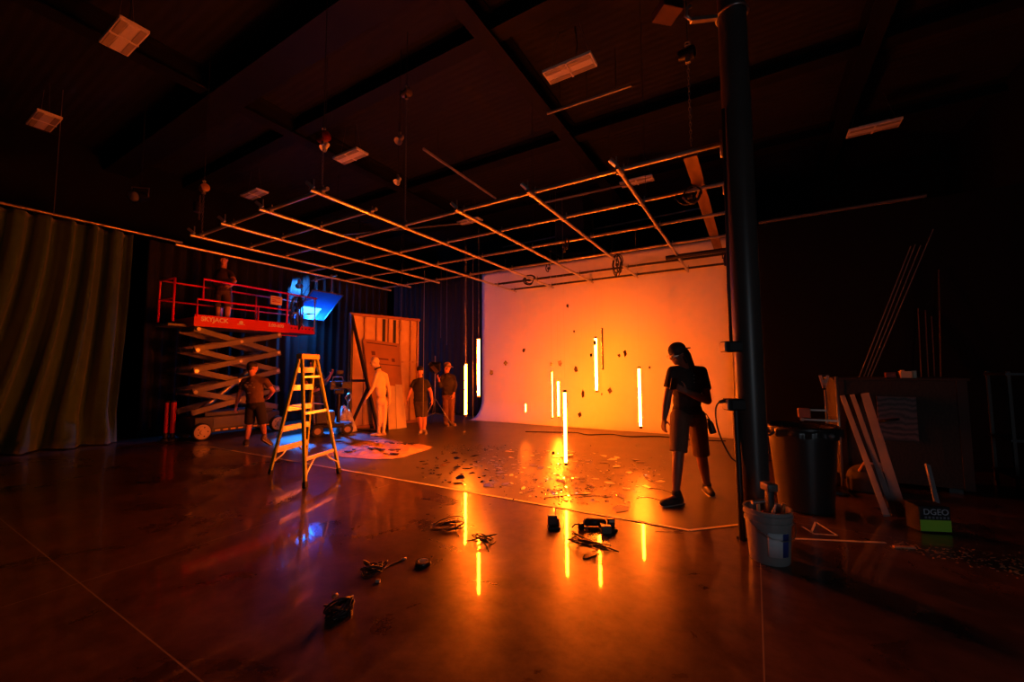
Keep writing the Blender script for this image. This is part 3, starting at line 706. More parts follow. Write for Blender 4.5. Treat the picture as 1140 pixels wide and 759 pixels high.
# ================================================================== STEP LADDER
FIB = mat('yellow_fibreglass', (.48, .55, .05), .4, var=.12)
LAL = mat('ladder_aluminium', (.62, .58, .52), .35, .5)
L1, L2, L3 = fl(300.5, 528), fl(339.6, 543.5), fl(377.5, 527)
L4 = L1+(L3-L2)*1.04
C = (L1+L2+L3+L4)/4; wv = (L3-L2).normalized(); dv = ((L2+L3)-(L1+L4)).normalized(); HT = hgt((C.x, C.y), 346, 397)
lad = thing('step_ladder', 'yellow step ladder standing at the edge of the black stage floor', 'ladder', C)
topc = V((C.x, C.y, HT))
hw = .17
T1, T4 = topc-wv*hw-dv*.05, topc+wv*hw-dv*.05; T2, T3 = topc-wv*hw+dv*.05, topc+wv*hw+dv*.05
for p in (T1, T2, T3, T4): p.z = HT-.04
for a_, b_, n_ in ((L1, T1, 'leg'), (L4, T4, 'leg'), (L2, T2, 'leg'), (L3, T3, 'leg')):
    MB().bar(a_+V((0, 0, .02)), b_, .028, .07 if n_ == 'leg' else .05, dv, .004).build(n_, FIB, lad)
    ft = lad.children[-1]
    MB().bar(a_+V((0, 0, .002)), a_.lerp(b_, .045), .04, .085, dv, .004).build('rubber_foot', RUB, ft)
tp = MB(); R = M3((wv, dv, V((0, 0, 1)))).transposed(); tp.box(topc, (2*hw+.08, .19, .075), R, .012); tp.build('top_cap', mat('ladder_top_orange', (.75, .42, .06), .4), lad)
def at(a_, b_, z): return a_.lerp(b_, (z-a_.z)/(b_.z-a_.z))
for z in (.36, .66, .96, 1.26):
    p, q = at(L1, T1, z), at(L4, T4, z); MB().bar(p+dv*.02, q+dv*.02, .03, .085, (0, 0, 1), .004).build('step', LAL, lad)
p, q = at(L1, T1, 1.52), at(L4, T4, 1.52); MB().bar(p+dv*.02, q+dv*.02, .03, .085, (0, 0, 1), .004).build('step', LAL, lad)
for z, w in ((.34, .05), (.92, .04), (1.42, .035)):
    p, q = at(L2, T2, z), at(L3, T3, z); MB().bar(p, q, w, .03, dv, .003).build('rear_bar', LAL, lad)
def brace(La, Ta, Lb, Tb, z):
    for (l, t_), (l2, t2) in (((La, Ta), (Lb, Tb)), ((Lb, Tb), (La, Ta))):
        p, q = at(l, t_, z), at(l2, t2, z); lo = at(l, t_, .06)
        m1 = p.lerp(q, .35); c_ = p.lerp(q, .2); c_.z = z-.09
        MB().tube([m1, c_, lo.lerp(m1, .12)+V((0, 0, .08)), lo], .014, 6).build('foot_brace', LAL, lad, smooth=True)
brace(L1, T1, L4, T4, .36); brace(L2, T2, L3, T3, .34)
for a_, b_, c2, d_ in ((L1, T1, L2, T2), (L4, T4, L3, T3)):
    MB().bar(at(a_, b_, 1.0), at(c2, d_, 1.0), .02, .008, (0, 0, 1)).build('spreader', ALU, lad)

# ================================================================== CAMERA CART
cp = fl(361, 486); CX = V((cp.x, cp.y, 0))+HD*.35
cart = thing('camera_cart', 'low black wheeled camera cart behind the yellow ladder', 'camera cart', CX)
u_ = (HR*.86+HD*.5).normalized(); v_ = V((-u_.y, u_.x, 0)); R = M3((u_, v_, V((0, 0, 1)))).transposed()
def cpt(a_, b_, z): return CX+u_*a_+v_*b_+V((0, 0, z))
MB().box(cpt(0, 0, .23), (.85, .55, .1), R, .02).build('deck', BLKM, cart)
mb = MB(); mb.box(cpt(-.15, 0, .42), (.4, .42, .28), R, .02); bx = mb.build('battery_box', mat('dark_grey_plastic', (.05, .045, .045), .5), cart)
for a_ in (-.32, .32):
    for b_ in (-.28, .28):
        c_ = cpt(a_, b_, .13); MB().lathe([(0, -.045), (.09, -.045), (.125, -.035), (.13, 0), (.125, .035), (.09, .045), (0, .045)], c_, 24, R @ M3.Rotation(PI/2, 3, 'X')).build('wheel', RUB, cart, smooth=True, ang=40)
        w = cart.children[-1]; MB().lathe([(0, -.05), (.07, -.05), (.07, .05), (0, .05)], c_, 16, R @ M3.Rotation(PI/2, 3, 'X')).build('hub', mat('tan_hub', (.35, .25, .18), .5), w, smooth=True, ang=40)
MB().cyl(cpt(.15, 0, .28), cpt(.15, 0, .95), .045, n=16).build('column', BLKM, cart, smooth=True, ang=40)
mb = MB()
for s_ in (-.2, .2): mb.tube([cpt(-.38, s_, .28), cpt(-.42, s_, .95)], .014)
mb.tube([cpt(-.42, -.2, .95), cpt(-.42, .2, .95)], .014); mb.build('push_handle', STEEL, cart)
t = thing('film_camera', 'film camera with glinting lens parts on the cart behind the ladder', 'camera', cpt(.15, 0, .95))
MB().box(cpt(.15, 0, 1.0), (.2, .2, .1), R, .015).build('fluid_head', BLKM, t)
MB().box(cpt(.12, 0, 1.16), (.34, .16, .2), R, .015).build('body', mat('camera_grey', (.06, .06, .065), .4), t)
fw = u_*.3-v_*.95; fw.normalize()
MB().cyl(cpt(.2, -.1, 1.16), cpt(.26, -.3, 1.16), .055, .06, n=20).build('lens', BLKM, t, smooth=True, ang=40)
MB().box(cpt(.27, -.36, 1.17), (.2, .06, .17), R, .01).build('matte_box', BLK, t)
mb = MB(); mb.tube([cpt(0, 0, 1.26), cpt(.02, 0, 1.36), cpt(.22, 0, 1.36), cpt(.24, 0, 1.26)], .014); mb.build('top_handle', STEEL, t, smooth=True)
mb = MB(); mb.box(cpt(.16, -.06, 1.47), (.16, .03, .1), R, .008); mb.cyl(cpt(.16, -.04, 1.36), cpt(.16, -.06, 1.43), .008, n=6); mb.build('monitor', BLKM, t)
mb = MB(); mb.tube([cpt(.3, .05, 1.1), cpt(.42, .02, 1.0), cpt(.44, 0, .85), cpt(.36, 0, .72), cpt(.3, 0, .86), cpt(.4, 0, .96)], .016, 8); mb.build('rod_arm', STEEL, t, smooth=True)
# pale crumpled sheet heap behind the cart
hp = fl(380, 480.5); hp = V((hp.x, hp.y, 0))+HD*.12+HR*.02
from mathutils import noise
def heap(u, w):
    a = u*2*PI; r = w; rr = .33*r*(1+.25*noise.noise(V((math.cos(a)*1.5, math.sin(a)*1.5, 3))))
    z = .62*(1-r**1.6)+.10*noise.noise(V((math.cos(a)*r*4, math.sin(a)*r*4, 1)))*(1-r*.6)+.05*noise.noise(V((math.cos(a)*r*11, math.sin(a)*r*11, 2)))
    return hp+V((rr*math.cos(a)*1.1, rr*math.sin(a)*.8, max(.004, z*1.0)))
tag(MB().grid(heap, 48, 22).build('plastic_sheet_heap', mat('white_plastic_sheet', (.75, .76, .78), .3, var=.1), loc=hp, smooth=True), 'crumpled heap of white plastic sheeting behind the camera cart', 'sheet')

# ================================================================== SCENERY FLAT
A = V((-9.05, 6.95, 0)); B = V((-8.5, 8.95, 0)); tv = (B-A).normalized(); nv = V((tv.y, -tv.x, 0)); HF = 3.03; LF = (B-A).length
PLY = wood('raw_plywood', (.62, .4, .2), (.74, .52, .28), 1.2, 'X', .6, 9)
PINE = wood('pine_batten', (.5, .3, .15), (.62, .4, .2), 3, 'X', .6, 5)
flat = thing('scenery_flat', 'tall timber scenery flat showing its bare studs, at the back left', 'scenery flat', A)
MB().slab([A, B, B+V((0, 0, HF)), A+V((0, 0, HF))], nv, -.012).build('plywood_sheet', PLY, flat)
for s_ in (.03, .2, .36, .53, .70, .86, .97):
    p = A+tv*LF*s_+nv*.035; MB().bar(p+V((0, 0, .09)), p+V((0, 0, HF-.09)), .04, .07, nv, .003).build('stud', PINE, flat)
for z, nm in ((.045, 'bottom_rail'), (HF-.045, 'top_rail')):
    MB().bar(A+nv*.035+V((0, 0, z)), B+nv*.035+V((0, 0, z)), .07, .09, nv, .003).build(nm, mat('reddish_timber', (.36, .16, .1), .6), flat)
    flat.children[-1]
MB().bar(A+tv*LF*.7+nv*.035+V((0, 0, 1.75)), B-tv*.03+nv*.035+V((0, 0, 1.75)), .05, .04, nv).build('noggin', PINE, flat)
for s_ in (.445, .6): MB().slab([A+tv*LF*s_+nv*.001+V((0, 0, 1.4)), A+tv*(LF*s_+.09)+nv*.001+V((0, 0, 1.4)), A+tv*(LF*s_+.09)+nv*.001+V((0, 0, HF-.1)), A+tv*LF*s_+nv*.001+V((0, 0, HF-.1))], nv, .006).build('dark_slot', BLK, flat)
# black stage brace in front of the flat
br = thing('stage_brace', 'black diagonal stage brace propping the left side of the scenery flat', 'brace', A+nv*.13)
a0 = A+nv*.13+tv*.02; foot = fl(421, 481)
mb = MB().bar(a0+V((0, 0, 2.9)), foot+V((0, 0, .02)), .055, .07, (0, 0, 1)); mb.build('diagonal_leg', BLK, br)
mid = a0.lerp(foot, .45)
dg = lambda s: V((a0+V((0, 0, 2.9))).lerp(foot+V((0, 0, .02)), s))
MB().bar(a0+V((0, 0, 1.25)), dg(.57), .05, .06, (0, 0, 1)).build('cross_bar', BLK, br)
MB().bar(a0+V((0, 0, .04)), dg(.63), .05, .06, (0, 0, 1)).build('lower_strut', BLK, br)
MB().bar(a0+V((0, 0, 0)), a0+V((0, 0, 2.95)), .06, .06, nv).build('upright', BLK, br)
MB().bar(a0+V((0, 0, .025)), foot+V((0, 0, .025)), .06, .05, (0, 0, 1)).build('foot_bar', BLK, br)
# cardboard sheet leaning on the flat
def onflat(px, py, off):
    d = ray(px, py); o = A+nv*off; k = (o-CAM).dot(nv)/d.dot(nv); return CAM+d*k
c1, c2, c3, c4 = onflat(404, 377, .09), onflat(444, 382.5, .09), onflat(447, 431, .13), onflat(413, 431, .13)
cbm = mat('brown_cardboard', (.36, .17, .07), .75, var=.12)
bot = lambda p: V((p.x, p.y, 0))+nv*.22
cs_ = thing('cardboard_sheet', 'printed brown cardboard sheet leaning high on the scenery flat', 'cardboard', bot(c4))
nz = (c2-c1).cross(c4-c1).normalized(); nz = nz if nz.dot(nv) > 0 else -nz
b4, b3 = bot(c4)+V((0, 0, .006)), bot(c3)+V((0, 0, .006))
MB().slab([c1, c2, b3, b4], nz, .008).build('sheet', cbm, cs_)
def onsheet(u, w): return c1+(c2-c1)*u+(b4-c1)*w+nz*.0095
nz = (c2-c1).cross(b4-c1).normalized(); nz = nz if nz.dot(nv) > 0 else -nz
mb = MB()
for (u, w, du, dw) in ((.18, .13, .1, .045), (.18, .2, .45, .018), (.72, .19, .09, .04), (.1, .265, .85, .01), (.3, .33, .1, .05), (.72, .33, .12, .04), (.74, .4, .16, .02), (.55, .47, .35, .014), (.08, .03, .85, .012)):
    mb.slab([onsheet(u, w), onsheet(u+du, w), onsheet(u+du, w+dw), onsheet(u, w+dw)], nz, .001)
mb.build('printing', mat('dark_print', (.12, .04, .03), .7), cs_)
# pale boards leaning
for k, (x0_, x1_, lb) in enumerate(((431, 440, 'pale yellow board leaning behind the person in the cream suit'), (440, 447, 'second pale board leaning, nearer the man in the dark shirt'))):
    t0, t1 = onflat(x0_, 428, .2+.02*k), onflat(x1_, 428.5, .2+.02*k)
    f0, f1 = fl(x0_+1.5, 478.5-k*.8), fl(x1_+5.5, 477-k*.8)
    n_ = (t1-t0).cross(f0-t0).normalized(); n_ = n_ if n_.dot(nv) > 0 else -n_
    tag(MB().slab([t0, t1, f1+V((0, 0, .004)), f0+V((0, 0, .004))], n_, .018).build('leaning_board', mat('pale_board', (.8, .68, .4), .55, var=.08), loc=f0), lb, 'board', 'boards leaning by the scenery flat')
# ================================================================== LIGHT STAND by the back drape
sp = fl(484, 474); st = thing('light_stand', 'black light stand with silver legs between the dark shirted man and the capped man', 'stand', sp)
MB().cyl(sp+V((0, 0, .35)), sp+V((0, 0, 1.9)), .014, n=10).build('pole', STEEL, st, smooth=True)
for k in range(3):
    a_ = k*2.094+.4; e_ = sp+V((.5*math.cos(a_), .5*math.sin(a_), .012)); MB().cyl(sp+V((0, 0, .75)), e_, .013, n=8).build('leg', STEEL, st, smooth=True); MB().cyl(sp+V((0, 0, .35)), sp.lerp(e_, .62)+V((0, 0, .26)), .008, n=6).build('leg_brace', STEEL, st)
hd = sp+V((0, 0, 1.6))
MB().box(hd, (.3, .2, .22), M3.Rotation(.5, 3, 'Z') @ M3.Rotation(.4, 3, 'X'), .02).build('lamp_head', BLKM, st)
mb = MB(); mb.bar(hd+V((-.12, -.1, .1)), hd+V((.24, -.18, -.16)), .1, .012, HD); mb.build('barn_door', STEEL, st)
# red upright posts left of the lift
for k, (px, lb) in enumerate(((184, 'red post on a dark foot left of the lift, farther left one'), (191.5, 'red post on a dark foot left of the lift, beside its wheel'))):
    p = fl(px, 490.5-k*.5)
    t = thing('red_post', lb, 'post', p, 'red posts beside the lift')
    MB().cyl(p+V((0, 0, .16)), p+V((0, 0, .83)), .052-.012*(1-k), n=18).build('body', LR, t, smooth=True, ang=40); MB().lathe([(.085, 0), (.085, .03), (.05, .06), (.045, .17), (0, .17)], p).build('foot', BLK, t, smooth=True, ang=40)
    MB().lathe([(.045, .0), (.045, .03), (0, .05)], p+V((0, 0, .83))).build('top_cap', BLK, t, smooth=True)
# drop cloth
dc = [fl(*p) for p in ((353, 509), (378, 501), (402, 492), (424, 489.5), (452, 493), (484, 497.5), (462, 506), (438, 512), (400, 511), (374, 508.5))]
cc = sum(dc, V((0, 0, 0)))/len(dc)
def dcl(u, w):
    a_ = u*len(dc); i = int(a_) % len(dc); f = a_-int(a_); e_ = dc[i].lerp(dc[(i+1) % len(dc)], f); p = cc.lerp(e_, w*(1+.03*math.sin(u*60)))
    z = .012+.07*max(0, noise.noise(V((p.x*2.2, p.y*2.2, 4)))+.15)*(1-w**4)+.055*abs(noise.noise(V((p.x*6, p.y*6, 7))))*(1-w**5)
    return (p.x, p.y, z)
DCM = mat('stained_canvas', (.5, .3, .15), .85, var=.4, vscale=2.5, bump=.3, bscale=12)
tag(MB().grid(dcl, 120, 34).build('drop_cloth', DCM, loc=cc, smooth=True), 'rumpled canvas drop cloth spread on the stage floor', 'cloth')
rr = random.Random(11)
for k in range(26):
    u = (rr.choice([0.0, .62, .66, .7, .75, .3, .35, .4, .45])+rr.uniform(-.03, .03)) % 1; w = rr.uniform(.35, .85); p = V(dcl(u, w)); n_ = rr.randint(4, 6)
    a0_ = rr.uniform(0, 6); sz = rr.uniform(.02, .075)
    pts = [(sz*rr.uniform(.6, 1.2)*math.cos(a0_+2*PI*i/n_)*1.4, sz*rr.uniform(.5, 1)*math.sin(a0_+2*PI*i/n_)) for i in range(n_)]
    tag(MB().prism(pts, .012, None, p+V((0, 0, .012))).build('dark_scrap', mat('charred_scrap', (.05, .025, .02), .6), loc=p), 'dark scrap lying on the rumpled drop cloth', 'scrap', 'dark scraps on the drop cloth')
# ================================================================== COLUMN-SIDE GEAR
q = V((colp.x, colp.y, 0))
def onCol(px, py, D): return pd(px, py, D)
Dc = dep(colp)
R = M3((HR, HD, V((0, 0, 1)))).transposed()
def cbox(lb, px0, px1, py0, py1, seed):
    a_, b_ = pd(px0, py0, Dc-.02), pd(px1, py1, Dc-.02); c_ = (a_+b_)/2
    t = thing('power_box', lb, 'electrical box', c_, 'electrical boxes on the column'); w = (b_-a_).dot(HR); h = a_.z-b_.z
    MB().box(c_, (w, .12, h), R, .008).build('case', BLKM, t)
    MB().box(c_-HR*(w/2+.006), (.012, .1, h*.8), R, .002).build('socket_plate', mat('grey_plate', (.25, .24, .23), .5), t)
    MB().box(c_-HD*.063, (w*.7, .008, h*.7), R, .002).build('cover', BLK, t); return t, c_, w, h
t1, c1_, w1, h1 = cbox('upper black electrical box clamped to the left edge of the column', 805, 825.5, 380, 392, 1)
t2, c2_, w2, h2 = cbox('lower black electrical box on the column with a cable plugged in', 808, 829, 443.5, 456.5, 2)
# conduit pole down from lower box, cord up from upper box
e0 = c2_-V((0, 0, h2/2)); ft_ = fl(826.5, 601)
tag(MB().cyl(V((ft_.x, ft_.y, .0)), V((e0.x, e0.y, e0.z)), .027, n=14).build('conduit_pole', BLK, loc=(ft_.x, ft_.y, 0), smooth=True, ang=40), 'black pole standing against the left side of the column', 'pole')
u0 = c1_+V((0, 0, h1/2))-HR*.01
tag(MB().tube([u0, u0+V((0, 0, .5)), u0+V((.01, 0, 1.1)), V((u0.x+.02, u0.y, ZG+.1))], .016).build('column_cable', CORD, loc=u0, smooth=True), 'black cord running up the column from the upper box', 'cord')
pts = [pd(808, 446, Dc-.02), pd(801, 447.5, Dc-.02), pd(797, 454, Dc-.04), pd(797, 466, Dc-.05), pd(800, 480, Dc-.05), pd(806, 495, Dc-.05), pd(814, 509, Dc-.05), pd(821, 517, Dc-.04), pd(825, 540, Dc-.04), pd(827, 575, Dc-.04)]
def smoothc(pts, n=6):
    o = []; P = [pts[0]]+list(pts)+[pts[-1]]
    for i in range(1, len(P)-2):
        for k in range(n):
            t = k/n; a_, b_, c_, d_ = P[i-1], P[i], P[i+1], P[i+2]
            o.append(.5*((2*b_)+(c_-a_)*t+(2*a_-5*b_+4*c_-d_)*t*t+(3*b_-a_-3*c_+d_)*t**3))
    return o+[P[-1]]
cb_ = thing('power_cable', 'black cable drooping from the plug in the lower box on the column', 'cable', pts[0])
MB().tube(smoothc(pts), .007, 6).build('cable', CORD, cb_, smooth=True); MB().cyl(pts[0], pts[1], .02, .014, n=10).build('plug', BLKM, cb_, smooth=True, ang=40)

# ================================================================== BUCKET with tools
bp = fl(857, 622); D0 = dep(bp); bp = V((bp.x, bp.y, 0))
bk = thing('bucket', 'white plastic bucket full of tools beside the column', 'bucket', bp)
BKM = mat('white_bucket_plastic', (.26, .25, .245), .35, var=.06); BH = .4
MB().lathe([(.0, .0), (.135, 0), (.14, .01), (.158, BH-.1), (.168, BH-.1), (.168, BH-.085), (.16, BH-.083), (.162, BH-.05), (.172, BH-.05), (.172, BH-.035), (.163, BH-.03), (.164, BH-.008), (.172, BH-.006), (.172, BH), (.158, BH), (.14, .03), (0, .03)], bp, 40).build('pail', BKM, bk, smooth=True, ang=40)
def cylpatch(a0, a1, z0, z1, off, name, m, par):
    mb = MB(); n = 14; vs = []
    for z in (z0, z1):
        r = .14+(.158-.14)*(z/(BH-.1))+off
        for i in range(n+1):
            a_ = a0+(a1-a0)*i/n; vs.append(bp+V((r*math.cos(a_), r*math.sin(a_), z)))
    mb.add(vs, [(i, i+1, n+2+i, n+1+i) for i in range(n)]); return mb.build(name, m, par, smooth=True, solid=.0015)
fa = math.atan2(-bp.y, -bp.x)
lb_ = cylpatch(fa-.05, fa+.95, .07, .25, .0025, 'label', mat('label_paper', (.62, .64, .68), .6, var=.1, vscale=25), bk)
cylpatch(fa+.62, fa+.95, .072, .248, .0045, 'blue_band', mat('label_blue', (.03, .05, .25), .5), lb_)
hp_ = [bp+HR*(-.172*math.cos(a_))-HD*.02*math.sin(a_)-HD*(.165*math.sin(a_))+V((0, 0, BH-.07-.12*math.sin(a_))) for a_ in [PI*i/16 for i in range(17)]]
MB().tube([p-HD*.012 for p in hp_], .004, 6).build('wire_handle', STEEL, bk, smooth=True)
# tools inside it
def in_bucket(name, label, cat, builds): 
    t = thing(name, label, cat, bp+V((0, 0, .2)), 'tools in the bucket')
    for n_, m_, mb in builds: mb.build(n_, m_, t, smooth=True, ang=45)
o_ = bp+HR*.04+HD*.03
in_bucket('cordless_drill', 'cordless drill standing handle up in the white bucket', 'drill', [
    ('grip', mat('drill_black', (.03, .03, .03), .5), MB().bar(o_+V((0, 0, .3)), o_+V((0, 0, .52)), .05, .06, HD, .012)),
    ('battery', mat('drill_grey', (.12, .11, .1), .45), MB().box(o_+V((0, 0, .55)), (.085, .11, .06), R, .01)),
    ('motor_body', mat('drill_orange', (.35, .13, .04), .4), MB().cyl(o_-HR*.07+V((0, 0, .33)), o_+HR*.09+V((0, 0, .31)), .035, .03, n=16))])
o_ = bp-HR*.07
in_bucket('hammer', 'hammer with its head above the rim at the left of the bucket', 'hammer', [
    ('head', STEEL, MB().cyl(o_-HR*.05+V((0, 0, .435)), o_+HR*.05+V((0, 0, .445)), .016, n=12)), ('handle', PINE, MB().cyl(o_+V((.0, 0, .08)), o_+V((0, 0, .44)), .013, n=10))])
o_ = bp-HR*.01-HD*.09
in_bucket('pliers', 'shiny pliers poking out of the front of the bucket', 'pliers', [
    ('jaws', STEEL, MB().cyl(o_+V((0, 0, .38)), o_+V((.02, .0, .45)), .014, .006, n=8)), ('handle', mat('red_grip', (.4, .03, .03), .45), MB().tube([o_+V((.0, 0, .38)), o_+V((.03, .02, .25)), o_+V((.03, .03, .12))], .008).tube([o_+V((.0, 0, .38)), o_+V((-.02, .02, .25)), o_+V((-.01, .03, .12))], .008))])
o_ = bp+HR*.09-HD*.04
in_bucket('screwdriver', 'screwdriver leaning at the right rim of the bucket', 'screwdriver', [
    ('handle', mat('amber_grip', (.3, .12, .03), .3), MB().cyl(o_+V((0, 0, .36)), o_+HR*.02+V((0, 0, .44)), .014, n=10)), ('shaft', STEEL, MB().cyl(o_+V((0, 0, .15)), o_+V((0, 0, .37)), .004, n=6))])
# small gear on the floor behind bucket
p = fl(868, 552); t = thing('work_glove_pile', 'rounded dark dust mask and glove on the floor behind the bucket', 'gloves', p)
mb = MB().ell(p+V((0, 0, .08)), (.12, .1, .085)); mb.cap(p+HR*.1+V((0, 0, .04)), p+HR*.24+V((0, 0, .03)), .04, .025); mb.cap(p+HR*.1+HD*.05+V((0, 0, .04)), p+HR*.22+HD*.1+V((0, 0, .025)), .03, .02)
mb.build('fabric', mat('dark_leather', (.07, .04, .03), .6), t, remesh=.012)
MB().tube([p-HR*.1+V((0, 0, .1)), p+V((0, -.09, .15)), p+HR*.1+V((0, 0, .12))], .008).build('strap', mat('pale_strap', (.3, .25, .2), .6), t)
# shelf of clutter behind column at right (dark cart with small items)
# ================================================================== TRASH BIN
tb_ = fl(916, 574); tb_ = V((tb_.x, tb_.y, 0))+HD*.24
BINM = mat('black_bin_plastic', (.022, .021, .021), .38, var=.1)
bn = thing('trash_bin', 'tall round black trash bin right of the column', 'bin', tb_)
bw = .335; BHH = hgt((tb_-HD*.3), 915, 478)
MB().lathe([(0, 0), (.235, 0), (.25, .015), (.31, BHH-.12), (.325, BHH-.12), (.33, BHH-.02), (.345, BHH-.02), (.345, BHH), (.315, BHH), (.235, .04), (0, .04)], tb_, 44).build('body', BINM, bn, smooth=True, ang=40)
for sg in (-1, 1):
    c_ = tb_+HR*sg*.335+V((0, 0, BHH-.09)); MB().tube([c_-HD*.07+V((0, 0, .05)), c_-HD*.06+HR*sg*.05, c_+HD*.06+HR*sg*.05, c_+HD*.07+V((0, 0, .05))], .014).build('handle', BINM, bn, smooth=True)
def bag(u, w):
    a_ = u*2*PI; r = .35-.0*w; z = BHH+.012-.10*(1-w)+.012*math.sin(9*a_); rr_ = (.352+.012*math.sin(13*a_)+.008*math.sin(29*a_)) if w < .6 else .33-.3*(w-.6)
    return tb_+V((rr_*math.cos(a_), rr_*math.sin(a_), z if w < .6 else BHH+.02-.2*(w-.6)))
MB().grid(bag, 90, 8).build('bin_liner', mat('bin_liner_plastic', (.03, .03, .03), .25), bn, smooth=True)
k_ = tb_-HD*.35+HR*.05+V((0, 0, BHH-.06)); MB().ell(k_, (.03, .03, .025)).build('liner_knot', mat('grey_knot', (.16, .16, .16), .4), bn, smooth=True)

# ================================================================== HAND TRUCK behind bin
ha, hb_ = aty(923, 466, 6.3), aty(934, 470, 6.3)
ht = thing('hand_truck', 'hand truck with two thin uprights standing behind the trash bin', 'hand truck', (ha.x, 6.3, 0))
zt_ = aty(933, 419, 6.3).z; xr = hb_.x; xl = ha.x-.02; xm = aty(893, 466, 6.3).x
TR_ = mat('brushed_tube', (.4, .36, .32), .35, .7)
MB().tube([(xr, 6.3, .1), (xr, 6.3, zt_)], .016, 8).build('upright', TR_, ht, smooth=True)
zl_ = aty(923, 434, 6.3).z
MB().tube([(xl, 6.3, .1), (xl, 6.3, zl_)], .014, 8).build('upright', TR_, ht, smooth=True)
zz_ = aty(905, 467, 6.3).z
MB().bar((xm, 6.28, zz_), (xr, 6.28, zz_), .03, .02, (0, 0, 1)).build('cross_bar', TR_, ht)
MB().bar((xm, 6.28, zz_+.12), (xl, 6.28, zz_+.12), .025, .02, (0, 0, 1)).build('cross_bar', TR_, ht)
MB().bb((xm, 6.2, 0.01), (xr+.05, 6.5, .04)).build('toe_plate', BLKM, ht)
for xx in (xm+.05, xr-.02):
    MB().lathe([(0, -.03), (.09, -.03), (.1, 0), (.09, .03), (0, .03)], (xx, 6.6, .1), 20, M3.Rotation(PI/2, 3, 'Y')).build('wheel', RUB, ht, smooth=True, ang=40)
MB().bar((xm, 6.3, .1), (xm, 6.3, zz_+.12), .03, .03).build('upright', TR_, ht); MB().bar((xm, 6.35, .08), (xm+.05, 6.6, .1), .03, .03).build('axle_arm', TR_, ht)
p = aty(917, 427, 6.25); t = thing('spring_clamp', 'orange lit spring clamp gripped on top of the hand truck', 'clamp', p-V((0, 0, .08)))
mb = MB(); mb.bar(p+V((-.03, 0, .1)), p+V((.0, 0, -.05)), .025, .03); mb.bar(p+V((.045, 0, .1)), p+V((.005, 0, -.05)), .025, .03); mb.build('jaw', mat('orange_clamp', (.5, .25, .12), .4), t)
MB().cyl(p+V((0, -.025, .03)), p+V((0.01, .03, .03)), .02, n=12).build('spring', STEEL, t); MB().bar(p+V((-.04, 0, .1)), p+V((.06, 0, .105)), .02, .02).build('tip', RUB, t)
p = aty(886, 461, 6.3)+V((.02, 0, 0)); 
t = tag(MB().bb((p.x, 6.24, zz_+.02), (p.x+.13, 6.34, zz_+.14), .01).build('small_box', mat('rust_box', (.25, .1, .06), .6), loc=(p.x, 6.3, zz_)), 'small brown box sitting on the hand truck bar above the bin', 'box')

# ================================================================== CRATE
cw = wood('dark_particle_board', (.022, .015, .009), (.034, .023, .014), 6, 'X', .75, 20)
CXa, CXb, CY, CH = .92, 2.17, 6.95, 1.37
cr = thing('wooden_crate', 'big dark wooden crate against the partition at right', 'crate', ((CXa+CXb)/2, CY+.4, 0))
MB().bb((CXa, CY, .06), (CXb, CY+.8, CH-.03), .006).build('body', cw, cr); MB().bb((CXa-.02, CY-.02, CH-.03), (CXb+.02, CY+.82, CH), .004).build('lid', cw, cr)
for x in (CXa+.05, CXb-.05): MB().bb((x-.045, CY-.015, .05), (x+.045, CY, CH-.03)).build('corner_batten', mat('dark_batten', (.025, .016, .01), .7), cr)
for x in (CXa+.15, CXb-.15): MB().bb((x-.06, CY+.05, 0), (x+.06, CY+.75, .06)).build('skid', BLK, cr)
zeb = wood('wavy_plywood', (.02, .009, .008), (.12, .055, .05), 4.2, 'R', .55, 9)
za, zb_ = aty(976, 441, CY-.05), aty(1024, 492, CY-.05)
tpp = thing('plywood_panel', 'square plywood panel with wavy grain fixed on the crate front', 'panel', ((za.x+zb_.x)/2, CY-.03, zb_.z))
MB().bb((za.x, CY-.035, zb_.z), (zb_.x, CY-.016, za.z), .002).build('board', zeb, tpp)
hk = aty(991, 468, CY-.06); MB().tube([hk+V((-.09, .0, -.02)), hk+V((-.05, -.05, .0)), hk+V((.05, -.05, .02)), hk+V((.08, .0, .02))], .016).build('handle', BLKM, tpp, smooth=True)
p = aty(1008.5, 418, CY+.1); t = thing('tin_can_box', 'small bright orange lit carton on top of the crate', 'carton', (p.x, CY+.1, CH))
MB().bb((p.x-.06, CY+.05, CH), (p.x+.05, CY+.15, CH+.085), .004).build('carton', mat('orange_carton', (.7, .45, .25), .6), t); MB().bb((p.x-.05, CY+.06, CH+.085), (p.x-.02, CY+.12, CH+.1)).build('flap', mat('orange_carton', (0, 0, 0)), t); MB().cyl((p.x+.08, CY+.1, CH), (p.x+.08, CY+.1, CH+.09), .022, n=14).build('tube', mat('white_tube', (.7, .55, .4), .5), t, smooth=True, ang=40)
t = tag(MB().bb((p.x-.19, CY+.1, CH), (p.x-.09, CY+.2, CH+.07), .006).build('small_box', mat('dark_red_box', (.15, .03, .02), .6), loc=(p.x-.14, CY+.15, CH)), 'small dark red box beside the carton on the crate', 'box')
